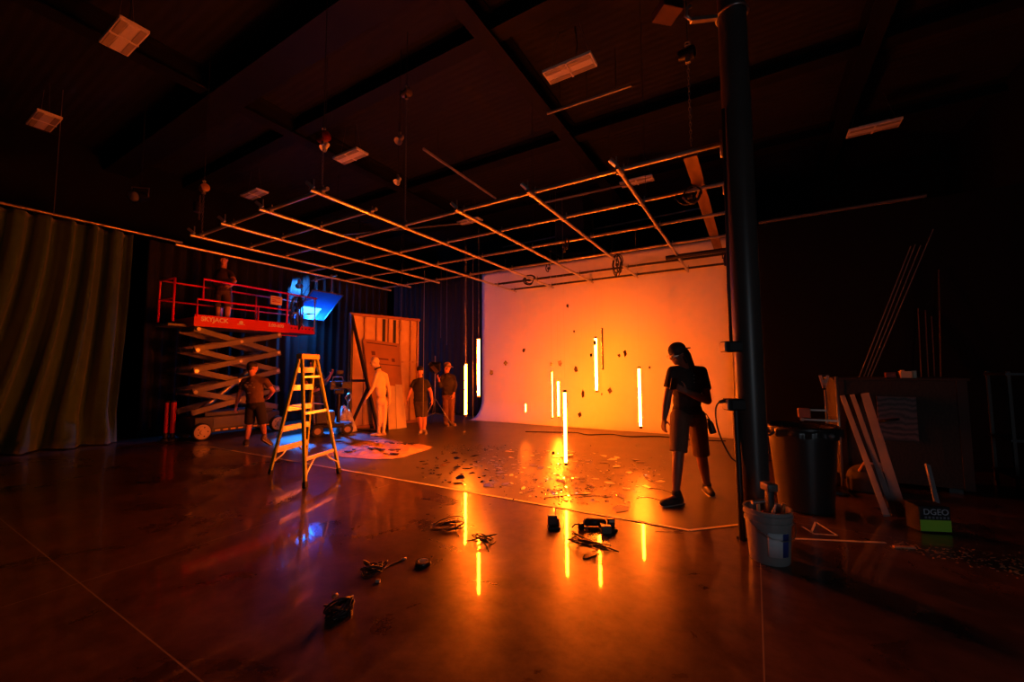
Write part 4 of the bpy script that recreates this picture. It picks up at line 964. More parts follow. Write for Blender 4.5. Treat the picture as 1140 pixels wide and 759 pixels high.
# long poles leaning behind crate
pm = mat('pale_pole', (.2, .18, .17), .5)
pls = [((957, 419), (1014, 274)), ((962, 419), (1019, 272)), ((966, 419), (1025, 273)), ((970, 419), (1039, 255))]
for k, (b_, t_) in enumerate(pls):
    tpz = aty(*t_, 8.57); bpz = aty(*b_, 8.3); d_ = (tpz-bpz); bpz2 = bpz-d_*(bpz.z/d_.z)
    tag(MB().cyl(bpz2+V((0, 0, .01)), tpz, .0065, n=10).build('long_pole', pm, loc=(bpz2.x, bpz2.y, 0), smooth=True, ang=40), 'long slim pole leaning behind the crate, %s of the slanting bundle' % ('leftmost', 'second from left', 'third from left', 'tallest, rightmost')[k], 'pole', 'slanting poles behind the crate')
for k, (px, y_t) in enumerate(((1022, 343), (1030, 345), (1037, 352), (1045, 300))):
    b_ = aty(px+2.5+(1 if k < 3 else 0), 417, 8.35); t_ = aty(px, y_t, 8.55); d_ = t_-b_; b2_ = b_-d_*(b_.z/d_.z)
    tag(MB().bar(b2_+V((0, 0, .005)), t_, .012, .016, (0, 0, 1)).build('timber_strip', mat('brown_strip', (.09, .05, .035), .6), loc=(b2_.x, b2_.y, 0)), 'thin timber strip standing nearly upright behind the crate, %s of the four' % ('leftmost', 'second', 'third', 'tallest, rightmost')[k], 'timber', 'upright strips behind the crate')

# ================================================================== LEANING PLANKS
PLK = mat('weathered_white_board', (.3, .29, .31), .6, var=.12, vscale=8)
tops = [((935, 441), (941, 441)), ((946, 440), (952, 440)), ((956, 440), (970, 437))]
bots = [((985, 578), (991, 577)), ((994.5, 577.5), (999.5, 577)), ((1002, 579.5), (1010, 578))]
pl_l = ['narrow white plank leaning on the crate, leftmost of three', 'narrow white plank leaning on the crate, middle of three', 'wide white plank leaning on the crate, rightmost of three']
for k in range(3):
    f0, f1 = fl(*bots[k][0]), fl(*bots[k][1])
    t0, t1 = aty(*tops[k][0], CY-.06-.03*k), aty(*tops[k][1], CY-.06-.03*k)
    a_ = (f0+f1)/2; b_ = (t0+t1)/2; ax_ = (b_-a_).normalized()
    w_ = (.055, .05, .085)[k]; toC = (CAM-a_).normalized(); side = ax_.cross(toC).normalized()
    o = MB(); o.bar(a_+ax_*.02+V((0, 0, .012)), b_, .035, w_, side, .003); tag(o.build('white_plank', PLK, loc=a_), pl_l[k], 'plank', 'planks leaning on the crate')
# red-lit bag behind planks
p = fl(1015, 562); p = V((p.x, p.y, 0))+HD*.5; t = thing('tool_bag', 'dark tool bag with pale strap behind the leaning planks', 'bag', p)
mb = MB().ell(p+V((0, 0, .16)), (.24, .16, .17)); mb.box(p+V((0, 0, .08)), (.44, .28, .16)); mb.build('bag', mat('dark_canvas', (.04, .035, .035), .8), t, remesh=.02)
MB().tube([p+V((-.12, -.1, .25)), p+V((-.08, -.16, .36)), p+V((.06, -.16, .37)), p+V((.12, -.1, .26))], .016).build('strap', mat('pale_webbing', (.5, .3, .25), .7), t, smooth=True)
# green box
g0, g1 = fl(1025, 592.5), fl(1060, 594); gw = (g1-g0).length; gd = (g1-g0).normalized(); gn = V((gd.y, -gd.x, 0)); gh = hgt(g0, 1024, 563)
gb = thing('case_with_label', 'black box with a bright green lower half and grey lettering', 'box', (g0+g1)/2)
Rg = M3((gd, -gn, V((0, 0, 1)))).transposed(); gc = (g0+g1)/2-gn*.08
MB().box(gc+V((0, 0, gh/2)), (gw, .16, gh-.004), Rg, .006).build('body', mat('black_card', (.018, .018, .022), .5), gb)
bd = MB().box((g0+g1)/2+gn*.001+V((0, 0, gh*.27)), (gw*.99, .004, gh*.42), Rg); bd.build('green_band', mat('lime_green', (.4, .8, .06), .5, var=.05), gb)
text('lettering', 'DGEO', mat('grey_print', (.6, .6, .68), .5), gb, g0+gn*.002+gd*.03+V((0, 0, gh*.68)), gd, (0, 0, 1), .074)
mb = MB()
for i in range(7): mb.box(g0+gn*.002+gd*(.05+.03*i)+V((0, 0, gh*.57)), (.018, .002, .02), Rg)
mb.build('small_print', mat('grey_print2', (.22, .22, .26), .5), gb)
sa, sb = fl(1046, 577), pd(1032, 518, dep(fl(1046, 577))+.12)
sa = pd(1046, 559, dep(gc)+.2); sa.z = .01
sb = pd(1032.5, 517, dep(sa)+.3)
tag(MB().bar(V((sa.x, sa.y, .01)), sb, .05, .02, HD, .002).build('white_stick', PLK, loc=(sa.x, sa.y, 0)), 'short white stick standing behind the black and green box', 'stick')
# far right shelf cart
sc0 = aty(1128, 480, 7.2); t = thing('shelf_cart', 'dark metal shelf cart at the far right edge', 'cart', (sc0.x+.3, 7.4, 0))
for dx in (0, .9):
    for dy in (0, .5): MB().bb((sc0.x+dx-.015, 7.2+dy-.015, .08), (sc0.x+dx+.015, 7.2+dy+.015, 1.45)).build('post', mat('worn_post', (.05, .045, .04), .55), t)
for z in (.2, .62, 1.4): MB().bb((sc0.x-.03, 7.18, z), (sc0.x+.93, 7.72, z+.03)).build('shelf', BLKM, t)
for dx in (0, .9):
    for dy in (0, .5): MB().lathe([(0, -.015), (.04, -.015), (.04, .015), (0, .015)], (sc0.x+dx, 7.2+dy, .04), 14, M3.Rotation(PI/2, 3, 'Y')).build('caster', RUB, t, smooth=True, ang=40)
p = V((3.0, 6.3, 0)); t = tag(MB().box(p+V((0, 0, .19)), (.85, .5, .38), M3.Rotation(-.25, 3, 'Z'), .02).build('storage_trunk', mat('dark_red_trunk', (.06, .014, .016), .55), loc=p), 'low dark red trunk at the far right beside the crate', 'trunk')
# debris on the floor at right
rr = random.Random(5); mb = MB()
for k in range(230):
    t_ = rr.random(); cx_ = 992+t_*158; cy_ = 605+t_*30+rr.gauss(0, 4.5)*(0.5+t_); p = fl(cx_, cy_); s_ = .003+.012*rr.random()**2; a_ = rr.uniform(0, 6)
    n_ = rr.randint(3, 5); pts = [(s_*rr.uniform(.5, 1.6)*math.cos(a_+2*PI*i/n_), s_*rr.uniform(.4, 1)*math.sin(a_+2*PI*i/n_)) for i in range(n_)]
    Rk = M3.Rotation(rr.uniform(-.5, .5), 3, 'X') @ M3.Rotation(rr.uniform(-.5, .5), 3, 'Y')
    mb.prism(pts, .003, Rk, p+V((0, 0, .006)))
tag(mb.build('sawdust_debris', mat('pale_shavings', (.45, .22, .09), .35), loc=fl(1060, 620)), 'scatter of pale chips and shavings on the floor at right', 'debris', kind='stuff')
p = fl(1000, 609.5); tag(MB().bar(p-HR*.04+V((0, 0, .008)), p+HR*.12-HD*.02+V((0, 0, .008)), .03, .014, (0, 0, 1), .002).build('wood_offcut', mat('orange_offcut', (.7, .35, .2), .6), loc=p), 'small bright offcut lying at the near end of the shavings', 'offcut')
# ================================================================== CABLES & GEAR ON THE CONCRETE
def messy_coil(name, label, px, py, r, n, seed, sq=1., rc=.0048, tails=(), stretch=None, h=.075):
    rr = random.Random(seed); c = fl(px, py); t = thing(name, label, 'cable', c, 'cables lying on the concrete floor')
    ax = stretch or HR; ax = V((ax.x, ax.y, 0)).normalized(); bx = V((-ax.y, ax.x, 0)); pts = []
    ox = oy = 0; N = n*16
    for i in range(N):
        a_ = 2*PI*i/16
        if i % 16 == 0: tx, ty, tr_ = rr.uniform(-.55, .55)*r, rr.uniform(-.55, .55)*r*sq, rr.uniform(.45, 1.15)
        if i % 16 == 0: hk = h*rr.uniform(.2, 1.6); phk = rr.uniform(0, 6.28)
        if i == 0: ox, oy, cr_, hh, pp = tx, ty, tr_, hk, phk
        hh += (hk-hh)*.12; pp += (phk-pp)*.08
        ox += (tx-ox)*.12; oy += (ty-oy)*.12; cr_ += (tr_-cr_)*.12
        pts.append(c+ax*(ox+r*cr_*math.cos(a_))+bx*(oy+sq*r*cr_*math.sin(a_))+V((0, 0, rc+.001+hh*(.5+.5*math.sin(a_+pp)))))
    MB().tube(pts, rc, 6).build('cable', CORD, t, smooth=True)
    for k, tp in enumerate(tails):
        P = [fl(*q) for q in tp]; P = [V((p.x, p.y, rc+.001)) for p in P]; P[0] = pts[-1] if k == 0 else P[0]
        MB().tube(smoothc(P), rc, 6).build('cable_end', CORD, t, smooth=True)
    return t, c
messy_coil('cable_coil', 'tangled coil of thin black cable left of the two tube reflections', 499.5, 587.5, .12, 5, 1, .75, tails=[((505, 590), (508, 592), (511, 597))])
messy_coil('cable_coil', 'flat coil of thin black cable crossing a tube reflection near the middle', 534, 603, .12, 5, 2, .55, tails=[((541, 605), (547, 606), (552, 603)), ((540, 606), (543, 610), (544, 614))])
messy_coil('cable_coil', 'long loose hank of black cable below the small black devices', 660, 609, .17, 6, 3, .35, stretch=(HR*.8-HD*.6), tails=[((645, 604), (639, 603), (637, 599), (641, 598)), ((664, 618), (655, 622), (649, 622), (651, 618))])
t, c = messy_coil('cable_coil', 'black cable bunch with a straight tail, left of the small ring of tape', 416, 637.5, .075, 8, 4, .8, h=.06, tails=[((424, 634), (432, 631), (441, 627), (447, 624.5))])
e_ = fl(447.5, 624); MB().cyl(e_+V((0, 0, .01)), e_+HR*.03+HD*.02+V((0, 0, .01)), .009, n=8).build('silver_plug', ALU, t, smooth=True)
e_ = fl(418.5, 648.5); tag(MB().cyl(e_+V((0, 0, .012)), e_+HR*.03+V((0, 0, .012)), .012, n=10).build('cable_connector', mat('bright_connector', (.75, .65, .55), .3, .5), loc=e_, smooth=True, ang=40), 'small bright connector lying below the cable bunch with the tail', 'connector')
t, c = messy_coil('cable_coil', 'thick black cable heap nearest the viewer with silver plugs', 375, 686, .075, 9, 6, .9, .006, h=.1, tails=[((380, 690), (390, 688), (392, 680), (388, 678))])
for q in ((370, 669), (371, 692)):
    e_ = fl(*q); MB().cyl(e_+V((0, 0, .02)), e_+HR*.025+HD*.025+V((0, 0, .03)), .013, n=10).build('silver_plug', mat('bright_connector', (0, 0, 0)), t, smooth=True)
p = fl(385, 684); MB().box(p+V((.0, 0, .03)), (.07, .08, .05), R, .008).build('power_brick', BLKM, t)
# ring of tape
p = fl(471, 628.5); t = thing('tape_roll', 'roll of black tape lying flat on the concrete', 'tape roll', p)
MB().lathe([(.038, 0), (.058, 0), (.06, .003), (.06, .027), (.058, .03), (.038, .03), (.038, 0)], p, 30, None, True).build('tape', mat('black_gloss_tape', (.02, .02, .02), .25), t, smooth=True, ang=40)
MB().lathe([(.035, .001), (.038, .001), (.038, .031), (.035, .031), (.035, .001)], p, 30, None, True).build('core', mat('pale_core', (.55, .5, .45), .6), t, smooth=True, ang=40)
# small boxes
p = fl(615, 586); t = thing('wireless_pack', 'small dark red tinted battery pack standing left of the lowest tube reflection', 'battery pack', p)
MB().box(p+V((0, .0, .055)), (.09, .06, .11), R, .008).build('body', mat('wine_plastic', (.05, .012, .012), .4), t); MB().box(p+HR*.055+V((0, 0, .04)), (.02, .05, .08), R, .004).build('clip', mat('red_clip', (.3, .05, .03), .5), t); MB().box(p+HR*.01-HD*.05+V((0, 0, .012)), (.12, .08, .024), R, .006).build('base', RUB, t)
MB().cyl(p+HR*.03+V((0, 0, .11)), p+HR*.03+V((0, 0, .17)), .004, n=6).build('aerial', mat('pale_aerial', (.6, .5, .4), .5), t)
p = fl(662, 586); t = thing('handheld_drill', 'black cordless drill lying on its side on the concrete', 'drill', p)
MB().cap(p-HR*.07+V((0, 0, .045)), p+HR*.08+V((0, 0, .04)), .04, .034, 16).build('motor_body', mat('drill_black', (.03, .03, .03)), t, smooth=True)
MB().cyl(p-HR*.11+V((0, 0, .045)), p-HR*.075+V((0, 0, .045)), .02, .028, 14).build('chuck', STEEL, t, smooth=True, ang=40)
MB().bar(p+HR*.05+V((0, 0, .03)), p+HR*.07-HD*.14+V((0, 0, .028)), .05, .045, (0, 0, 1), .012).build('grip', mat('drill_black', (0, 0, 0)), t); MB().box(p+HR*.075-HD*.16+V((0, 0, .035)), (.09, .06, .07), R, .008).build('battery', mat('drill_grey', (.1, .1, .1)), t)
p = fl(647, 589.5); t = thing('small_clamp', 'little black clamp lying beside the black cordless drill', 'clamp', p)
mb = MB(); mb.box(p+V((0, 0, .03)), (.05, .05, .06), R @ M3.Rotation(.4, 3, 'Z'), .01); mb.build('body', BLKM, t); MB().tube(smoothc([p+V((0, 0, .04)), p-HR*.05+V((0, 0, .05)), p-HR*.08+HD*.03+V((0, 0, .012))]), .006).build('lever', BLKM, t, smooth=True); MB().cyl(p+HR*.02+V((0, 0, .02)), p+HR*.06-HD*.02+V((0, 0, .02)), .014, n=10).build('screw', STEEL, t)
p = fl(680.5, 589); t = thing('light_meter', 'small upright black device with a pale top, right of the drill', 'device', p)
MB().box(p+V((0, 0, .05)), (.065, .04, .1), R, .008).build('body', BLKM, t); MB().box(p-HD*.021+V((0, 0, .08)), (.045, .003, .02), R).build('display', mat('pale_screen', (.6, .55, .45), .2), t); MB().box(p-HD*.04+HR*.01+V((0, 0, .012)), (.07, .06, .024), R, .006).build('foot', RUB, t)
# long cable on the stage floor below the backdrop
cl = thing('stage_cable', 'long black cable snaking along the floor below the backdrop', 'cable', fl(700, 485))
P = [fl(*q) for q in ((585, 481), (610, 481.5), (640, 482), (655, 484.5), (680, 484), (700, 486.5), (735, 486.5), (770, 490), (808, 491.5))]
MB().tube(smoothc([V((p.x, p.y, .014)) for p in P]), .012, 6).build('cable', CORD, cl, smooth=True)
P = [aty(562, 461, YB-.3), aty(575, 466.5, YB-.45), aty(592, 473, YB-.6), fl(612, 479)]
# thin vertical lines hung before the drape
for i, (px, D, zt_, zb_) in enumerate(((471.5, 9.6, ZG, .25), (446, 11.2, 4.5, 2.6), (490.5, 11.3, 4.5, 2.4), (497, 11.3, 4.5, 2.2), (526.5, 8.3, ZG, .5))):
    p = pd(px, 412, D); tag(MB().cyl((p.x, p.y, zb_), (p.x, p.y, zt_), .006 if i == 0 else .003, n=6).build('hanging_line', WIRE, loc=(p.x, p.y, zb_)), ('pale thin line hanging in front of the man in the dark shirt', 'thin line hanging above the top right of the scenery flat', 'thin line hanging behind the light stand, left of two', 'thin line hanging behind the light stand, right of two', 'thin line hanging between the two left tubes')[i], 'line')

# ================================================================== MIRROR SHARDS
MIR = mat('mirror_glass', (.85, .85, .85), .03, 1., var=.03)
def shard_mesh(r, sz, th=.004, tilt=0.):
    n = r.randint(3, 5); a0 = r.uniform(0, 6.28); el = r.uniform(.35, .9); pts = []
    for i in range(n):
        a_ = a0+2*PI*(i+r.uniform(-.25, .25))/n; rr_ = sz*r.uniform(.65, 1.25); pts.append((rr_*math.cos(a_), rr_*math.sin(a_)*el))
    return pts
PALE = mat('pale_reflection_glass', (.7, .62, .5), .3, var=.1)  # bright reflection of the backdrop put into a pale surface colour
protos = []; rs = random.Random(21); 
LBL = 'jagged mirror shard lying flat among the others on the black stage floor'
def in_poly(x, y, P):
    c = False; j = len(P)-1
    for i in range(len(P)):
        if (P[i][1] > y) != (P[j][1] > y) and x < (P[j][0]-P[i][0])*(y-P[i][1])/(P[j][1]-P[i][1])+P[i][0]: c = not c
        j = i
    return c
placed = []
def put(px, py, sz, label=LBL, grp='mirror shards on the stage floor', th=.004, pts=None, rot=None):
    p = fl(px, py, .0045)
    k = rs.random()
    pts = pts or shard_mesh(rs, sz)
    mb = MB(); R_ = M3.Rotation(rot if rot is not None else rs.uniform(0, 6.28), 3, 'Z')
    tx, ty = rs.gauss(0, .045), rs.gauss(0, .045)
    R2 = M3.Rotation(tx, 3, 'X') @ M3.Rotation(ty, 3, 'Y') @ R_
    mb.prism(pts, th, R2, p); low = min(v.z for v in mb.v)
    for v in mb.v: v.z += .0048-low
    placed.append((p.x, p.y, sz))
    return tag(mb.build('mirror_shard', PALE if (label != LBL and 'pale' in label) or (label == LBL and px > 560 and rs.random() < .4) else MIR, loc=p), label, 'mirror shard', grp)
bigs = [((633, 507.5), .17, 'largest pale mirror shard, at the back right of the scatter'), ((681, 511.5), .13, 'pale mirror shard at the far right of the scatter near the man'), ((687, 519.5), .12, 'pale mirror shard nearest the legs of the man in the cap'),
        ((690, 566.5), .16, 'long mirror shard by the front tape line right of the small devices'), ((692, 552), .13, 'thin mirror shard lying left of the shoe of the man in the cap'), ((529, 518.5), .09, 'dark upright looking mirror shard in the middle of the left cluster')]
for (px, py), sz, lb in bigs: put(px, py, sz, lb)
left = [(462, 517), (476, 508), (505, 503), (535, 503), (556, 512), (560, 530), (545, 542), (505, 541), (470, 532)]
mid = [(545, 500), (580, 498), (620, 500), (660, 503), (700, 509), (735, 520), (742, 545), (700, 560), (640, 560), (590, 553), (560, 545)]
def scatter(P, n, s0, s1, tries=6000):
    xs_, ys_ = [p[0] for p in P], [p[1] for p in P]; c = 0
    for _ in range(tries):
        if c >= n: break
        x, y = rs.uniform(min(xs_), max(xs_)), rs.uniform(min(ys_), max(ys_))
        if not in_poly(x, y, P): continue
        p = fl(x, y); sz = s0+(s1-s0)*rs.random()**2.2
        if any((p.x-a)**2+(p.y-b)**2 < (.85*(sz+s_))**2 for a, b, s_ in placed): continue
        if (p.x+.82)**2+(p.y-4.86)**2 < .09 or (p.x+.5)**2+(p.y-5.57)**2 < .06: continue
        put(x, y, sz); c += 1
scatter(left, 85, .03, .10); scatter(mid, 190, .025, .1)
# splinters: thin debris too fine to count
mb = MB(); rr = random.Random(31)
for k in range(700):
    if k < 300: px, py = rr.gauss(515, 30), rr.gauss(500, 3.2)
    elif k < 560: px, py = rr.uniform(545, 740), rr.gauss(525, 14)
    else: px, py = rr.gauss(632, 26), rr.gauss(548, 6)
    if py < 492 or py > 562 or px < 492: continue
    p = fl(px, py, .0045); s_ = rr.uniform(.006, .02); a_ = rr.uniform(0, 6.28)
    pts = [(s_*rr.uniform(.6, 1.4)*math.cos(a_+2*PI*i/3), s_*rr.uniform(.5, 1)*math.sin(a_+2*PI*i/3)) for i in range(3)]
    mb.prism(pts, .003, M3.Rotation(rr.gauss(0, .25), 3, 'X') @ M3.Rotation(rr.gauss(0, .25), 3, 'Y'), p+V((0, 0, .004)))
tag(mb.build('glass_splinters', MIR, loc=fl(600, 520)), 'fine glitter of mirror splinters between the larger shards', 'glass splinters', kind='stuff')
# dark thin wires / stems among them
for i, (a_, b_) in enumerate((((606, 554), (655, 550)), ((720, 543), (748, 549)), ((712, 552), (742, 561)), ((640, 554), (668, 552)))):
    p, q_ = fl(*a_, .006), fl(*b_, .006); tag(MB().tube(smoothc([p, p.lerp(q_, .5)+V((.03, .05, 0)), q_]), .005, 5).build('fallen_line', CORD, loc=p, smooth=True), ('thin dark line lying below the lowest hanging tube', 'thin dark line lying behind the shoe of the man in the cap', 'thin dark line lying in front of the shoe of the man in the cap', 'thin dark line curling beside the bright spark of a shard')[i], 'line')
# hanging shards
hs = [((563, 404), 7, 8.6, 'roundish dark shard hanging at the left, highest of the left pair'), ((583, 390), 5, 8.9, 'tiny dark shard hanging right of and above the roundish one'), ((547, 415), 6, 8.4, 'narrow arrow shaped shard hanging closest to the left edge of the backdrop'),
      ((614, 405.5), 5, 8.0, 'small shard hanging right above the side-on tube'), ((623.5, 404.5), 7, 8.0, 'triangular shard hanging above the short looking tube'), ((641, 411), 6, 8.2, 'narrow shard hanging left of the highest lit tube at mid height'),
      ((649, 438.5), 7, 8.0, 'blocky shard hanging just below and left of the highest lit tube'), ((645.5, 461.5), 6, 8.0, 'lowest hanging shard, near the foot of the backdrop'), ((679, 435), 6, 8.2, 'roundish shard hanging right of the foot of the highest lit tube'),
      ((689.5, 395.5), 5, 8.0, 'small shard hanging left of the spiky one on the right'), ((696, 393), 8, 8.0, 'spiky tall shard hanging on the right, above the lone tube'), ((723, 409), 3, 8.0, 'tiny speck of a shard hanging right of the lone tube'),
      ((632, 340), 4, 8.6, 'tiny shard hanging highest of all, high on the backdrop'), ((639, 369), 3, 8.6, 'tiny speck hanging upper middle, left of the dark tube'), ((658, 395), 4, 7.4, 'pale little shard hanging touching the left of the highest lit tube'),
      ((670, 438.5), 3, 8.4, 'tiny pale shard hanging beside the foot of the highest lit tube'), ((662.5, 382), 6, 6.0, 'sliver of shard hanging across the top of the highest lit tube'), ((616, 504), 5, 5.4, 'dark shard hanging low over the floor, left of the lowest tube'), ((622.5, 517), 3, 5.3, 'bright chip hanging just left of the end of the lowest tube'), ((517, 481), 5, 7.2, 'thin bright sliver hanging low below the leftmost tube')]
HSM = mat('silhouette_mirror', (.03, .022, .018), .35, var=.1)  # shade put into the colour: mirror shards seen dark before the bright backdrop
for (px, py), s_, D, lb in hs:
    p = pd(px, py, D); sz = s_*.62/F_PX*D*1.0; t = thing('hanging_shard', lb, 'mirror shard', p, 'mirror shards hanging on threads')
    n = rs.randint(4, 5); a0 = rs.uniform(0, 6.28)
    pts = [(sz*rs.uniform(.55, 1.1)*math.cos(a0+2*PI*i/n)*.75, sz*rs.uniform(.6, 1.25)*math.sin(a0+2*PI*i/n)) for i in range(n)]
    yaw = rs.uniform(-.7, .7); xx = (HR*math.cos(yaw)+HD*math.sin(yaw)); nn = xx.cross(V((0, 0, 1)))
    Rr = M3((xx, V((0, 0, 1)), nn)).transposed()
    MB().prism(pts, .004, Rr, p).build('glass', MIR if 'bright' in lb or 'pale' in lb else HSM, t)
    top = max(q[1] for q in pts)
    MB().cyl(p+V((0, 0, top-.01)), (p.x, p.y, ZG), .0005, n=4).build('thread', THREAD, t)
# ================================================================== PEOPLE
SKIN = mat('skin', (.6, .24, .14), .5, var=.06, vscale=12)
EYE = mat('eye_white', (.6, .58, .55), .25, var=.02)
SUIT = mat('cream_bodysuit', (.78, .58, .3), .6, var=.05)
HAIR = mat('dark_hair', (.018, .013, .01), .55, bump=.3, bscale=70)
def hand(mb, w, d, pn, th, curl=.35, s=1.):
    "w wrist, d finger direction, pn palm normal (towards palm side), th side the thumb is on"
    d = d.normalized(); pn = (pn-d*pn.dot(d)).normalized(); sx = d.cross(pn); sx = sx if sx.dot(th) > 0 else -sx
    L = .088*s
    for k, o in enumerate((-.027, -.009, .009, .027)):
        mb.cap(w+d*.012*s+sx*o*.7*s, w+d*L+sx*o*s, .0135*s, .011*s, 8)
    for k, (o, ln) in enumerate(((.029, .072), (.0105, .082), (-.009, .076), (-.0275, .06))):
        p = w+d*L+sx*o*s; dd = d.copy(); ang = curl*(.9+.12*k); r = .0088*s
        dd = (dd+sx*o*2.2).normalized()
        for seg, fr in enumerate((.45, .31, .24)):
            R_ = M3.Rotation(ang*(.7 if seg == 0 else 1.), 3, d.cross(pn)); dd = R_ @ dd; q_ = p+dd*ln*fr*s
            mb.cap(p, q_, r, r*.88, 8); p = q_; r *= .9
    p = w+d*.025*s+sx*.028*s; td = (d*.6+sx*.75+pn*.25).normalized()
    for ln, r in ((.038, .0125), (.032, .0105), (.026, .009)):
        q_ = p+td*ln*s; mb.cap(p, q_, r*s, r*.9*s, 8); p = q_; td = (td+d*.3+pn*.25*curl-sx*.2).normalized()
def human(name, label, J, face, body_f, k=1., top=None, sleeve=.5, low=None, leg_end='knee', shoe=None, hair=None, hair_style='short', cap=None, vox=.011, floor=0.0, suit=None, curls=(.4, .4), palms=None, headtilt=None, extra=None):
    """J: joint name -> world point. k scales the girths"""
    g = lambda n: V(J[n])
    root = thing(name, label, 'person', V((((g('anA')+g('anB'))/2).x, ((g('anA')+g('anB'))/2).y, floor)))
    sk = suit or SKIN
    u = (g('neck')-g('pel')).normalized(); s = (g('shB')-g('shA')); s = (s-u*s.dot(u)).normalized(); f = s.cross(u)
    if f.dot(body_f) < 0: f = -f
    body = MB(); ch = g('neck').lerp(g('pel'), .38); be = g('neck').lerp(g('pel'), .68)
    def torso(mb, e, hem=None):
        for a_ in ('A', 'B'): mb.cap(g('neck')-u*.03, g('sh'+a_)-u*.0, .05*k+e*.8, .05*k+e*.4, 12)
        mb.ell(ch, (s*(.165*k+e), f*(.108*k+e), u*(.2+e*.4)), 20, 12); mb.ell(be, (s*(.145*k+e), f*(.102*k+e), u*(.17+e*.3)), 20, 12)
        for a_ in ('A', 'B'): mb.cap(g('neck').lerp(g('pel'), .16)+(g('sh'+a_)-g('neck'))*.25, g('sh'+a_)-u*.01, .058*k+e*.7, .05*k+e*.5, 12)
        mb.cap(g('neck')-u*.06, g('neck')+u*.0, .075*k+e, .055*k+e*.6)
    torso(body, 0)
    body.ell(g('pel'), (s*.155*k, f*.11*k, u*.12), 18, 10)
    hf = V(face).normalized(); hu = V((0, 0, 1)); 
    if headtilt is not None: hu = V(headtilt)
    hu = (hu-hf*hu.dot(hf)).normalized(); hs_ = hf.cross(hu); c = g('head')
    body.cap(g('neck')-u*.02, c-hu*.06-hf*.02, .06*k, .055*k)
    body.ell(c+hu*.025-hf*.008, (hs_*.074, hf*.094, hu*.098), 18, 12); body.ell(c-hu*.05+hf*.025, (hs_*.056, hf*.066, hu*.066), 16, 10)
    body.cap(c+hu*.005+hf*.085, c-hu*.022+hf*.102, .011, .016, 8); body.cap(c+hu*.03+hf*.078-hs_*.035, c+hu*.03+hf*.078+hs_*.035, .014, n=8)
    body.cap(c-hu*.052+hf*.083-hs_*.018, c-hu*.052+hf*.083+hs_*.018, .010, n=8); body.ell(c-hu*.088+hf*.066, .02); 
    for sg in (-1, 1):
        body.ell(c+hs_*sg*.075-hf*.008-hu*.002, (hs_*.012, hf*.02, hu*.03), 8, 6); body.ell(c+hs_*sg*.04+hf*.062-hu*.02, .03, 10, 7)
    for i, a_ in enumerate(('A', 'B')):
        sh, el, wr, ha = g('sh'+a_), g('el'+a_), g('wr'+a_), g('ha'+a_)
        body.cap(sh, el, .05*k, .039*k); body.cap(el, el.lerp(wr, .35), .04*k, .041*k); body.cap(el.lerp(wr, .35), wr, .041*k, .027*k)
        hd = (ha-wr).normalized(); inward = (g('pel')-wr); inward = V((inward.x, inward.y, 0))
        pn = palms[i] if palms and palms[i] is not None else (inward.normalized() if inward.length > .05 else f)
        hand(body, wr, hd, V(pn), f if abs(f.dot(hd)) < .8 else V((0, 0, 1)), curls[i])
        hp_, kn, an, to = g('hip'+a_), g('kn'+a_), g('an'+a_), g('to'+a_)
        body.cap(hp_, kn, .085*k, .056*k, 14); body.cap(kn, kn.lerp(an, .35)-(0*f), .056*k, .055*k); body.cap(kn.lerp(an, .35), an, .055*k, .036*k)
        fd = (to-an); fd.z = 0; fd.normalize(); he = an-fd*.035; he.z = max(an.z-.055, floor+.035)
        body.cap(an, he, .036*k, .034); body.cap(he, to.lerp(he, .25), .034, .034); body.cap(to.lerp(he, .25), to, .036, .022)
    body.build('body', sk, root, remesh=vox, smooths=3, floorz=floor if min(J['toA'][2], J['toB'][2]) < floor+.06 else None)
    for sg in (-1, 1): MB().ell(c+hu*.008+hs_*sg*.032+hf*.083, .0125, 10, 8).build('eye', EYE if suit is not SUIT else suit, root, smooth=True)
    if top:
        mb = MB(); torso(mb, .018); hem = g('pel')+u*.03
        mb.ell(g('pel').lerp(g('neck'), .12), (s*(.152*k+.02), f*(.106*k+.022), u*.13), 18, 10)
        for a_ in ('A', 'B'):
            e_ = g('sh'+a_).lerp(g('el'+a_), min(1, sleeve)); mb.ell(g('sh'+a_), .047*k+.012, 12, 8); mb.cyl(g('sh'+a_), e_, .047*k+.012, .043*k+.02, 14)
            if sleeve > 1: mb.cap(g('el'+a_), g('el'+a_).lerp(g('wr'+a_), sleeve-1), .052*k, .04*k)
        o = mb.build('shirt', top, root, remesh=vox, smooths=3)
        if extra: extra(root, o, u, s, f, g)
    if low:
        mb = MB(); mb.ell(g('pel'), (s*(.155*k+.016), f*(.11*k+.018), u*.125), 18, 10)
        for a_ in ('A', 'B'):
            hp_, kn, an = g('hip'+a_), g('kn'+a_), g('an'+a_); mb.ell(hp_, .1*k, 12, 8)
            if leg_end == 'knee': mb.cyl(hp_, hp_.lerp(kn, .97), .1*k, .085*k, 16)
            else: mb.cyl(hp_, kn, .1*k, .076*k, 16); mb.ell(kn, .076*k, 12, 8); mb.cyl(kn, kn.lerp(an, .97), .076*k, .06*k, 16)
        mb.build('shorts' if leg_end == 'knee' else 'trousers', low, root, remesh=vox, smooths=3)
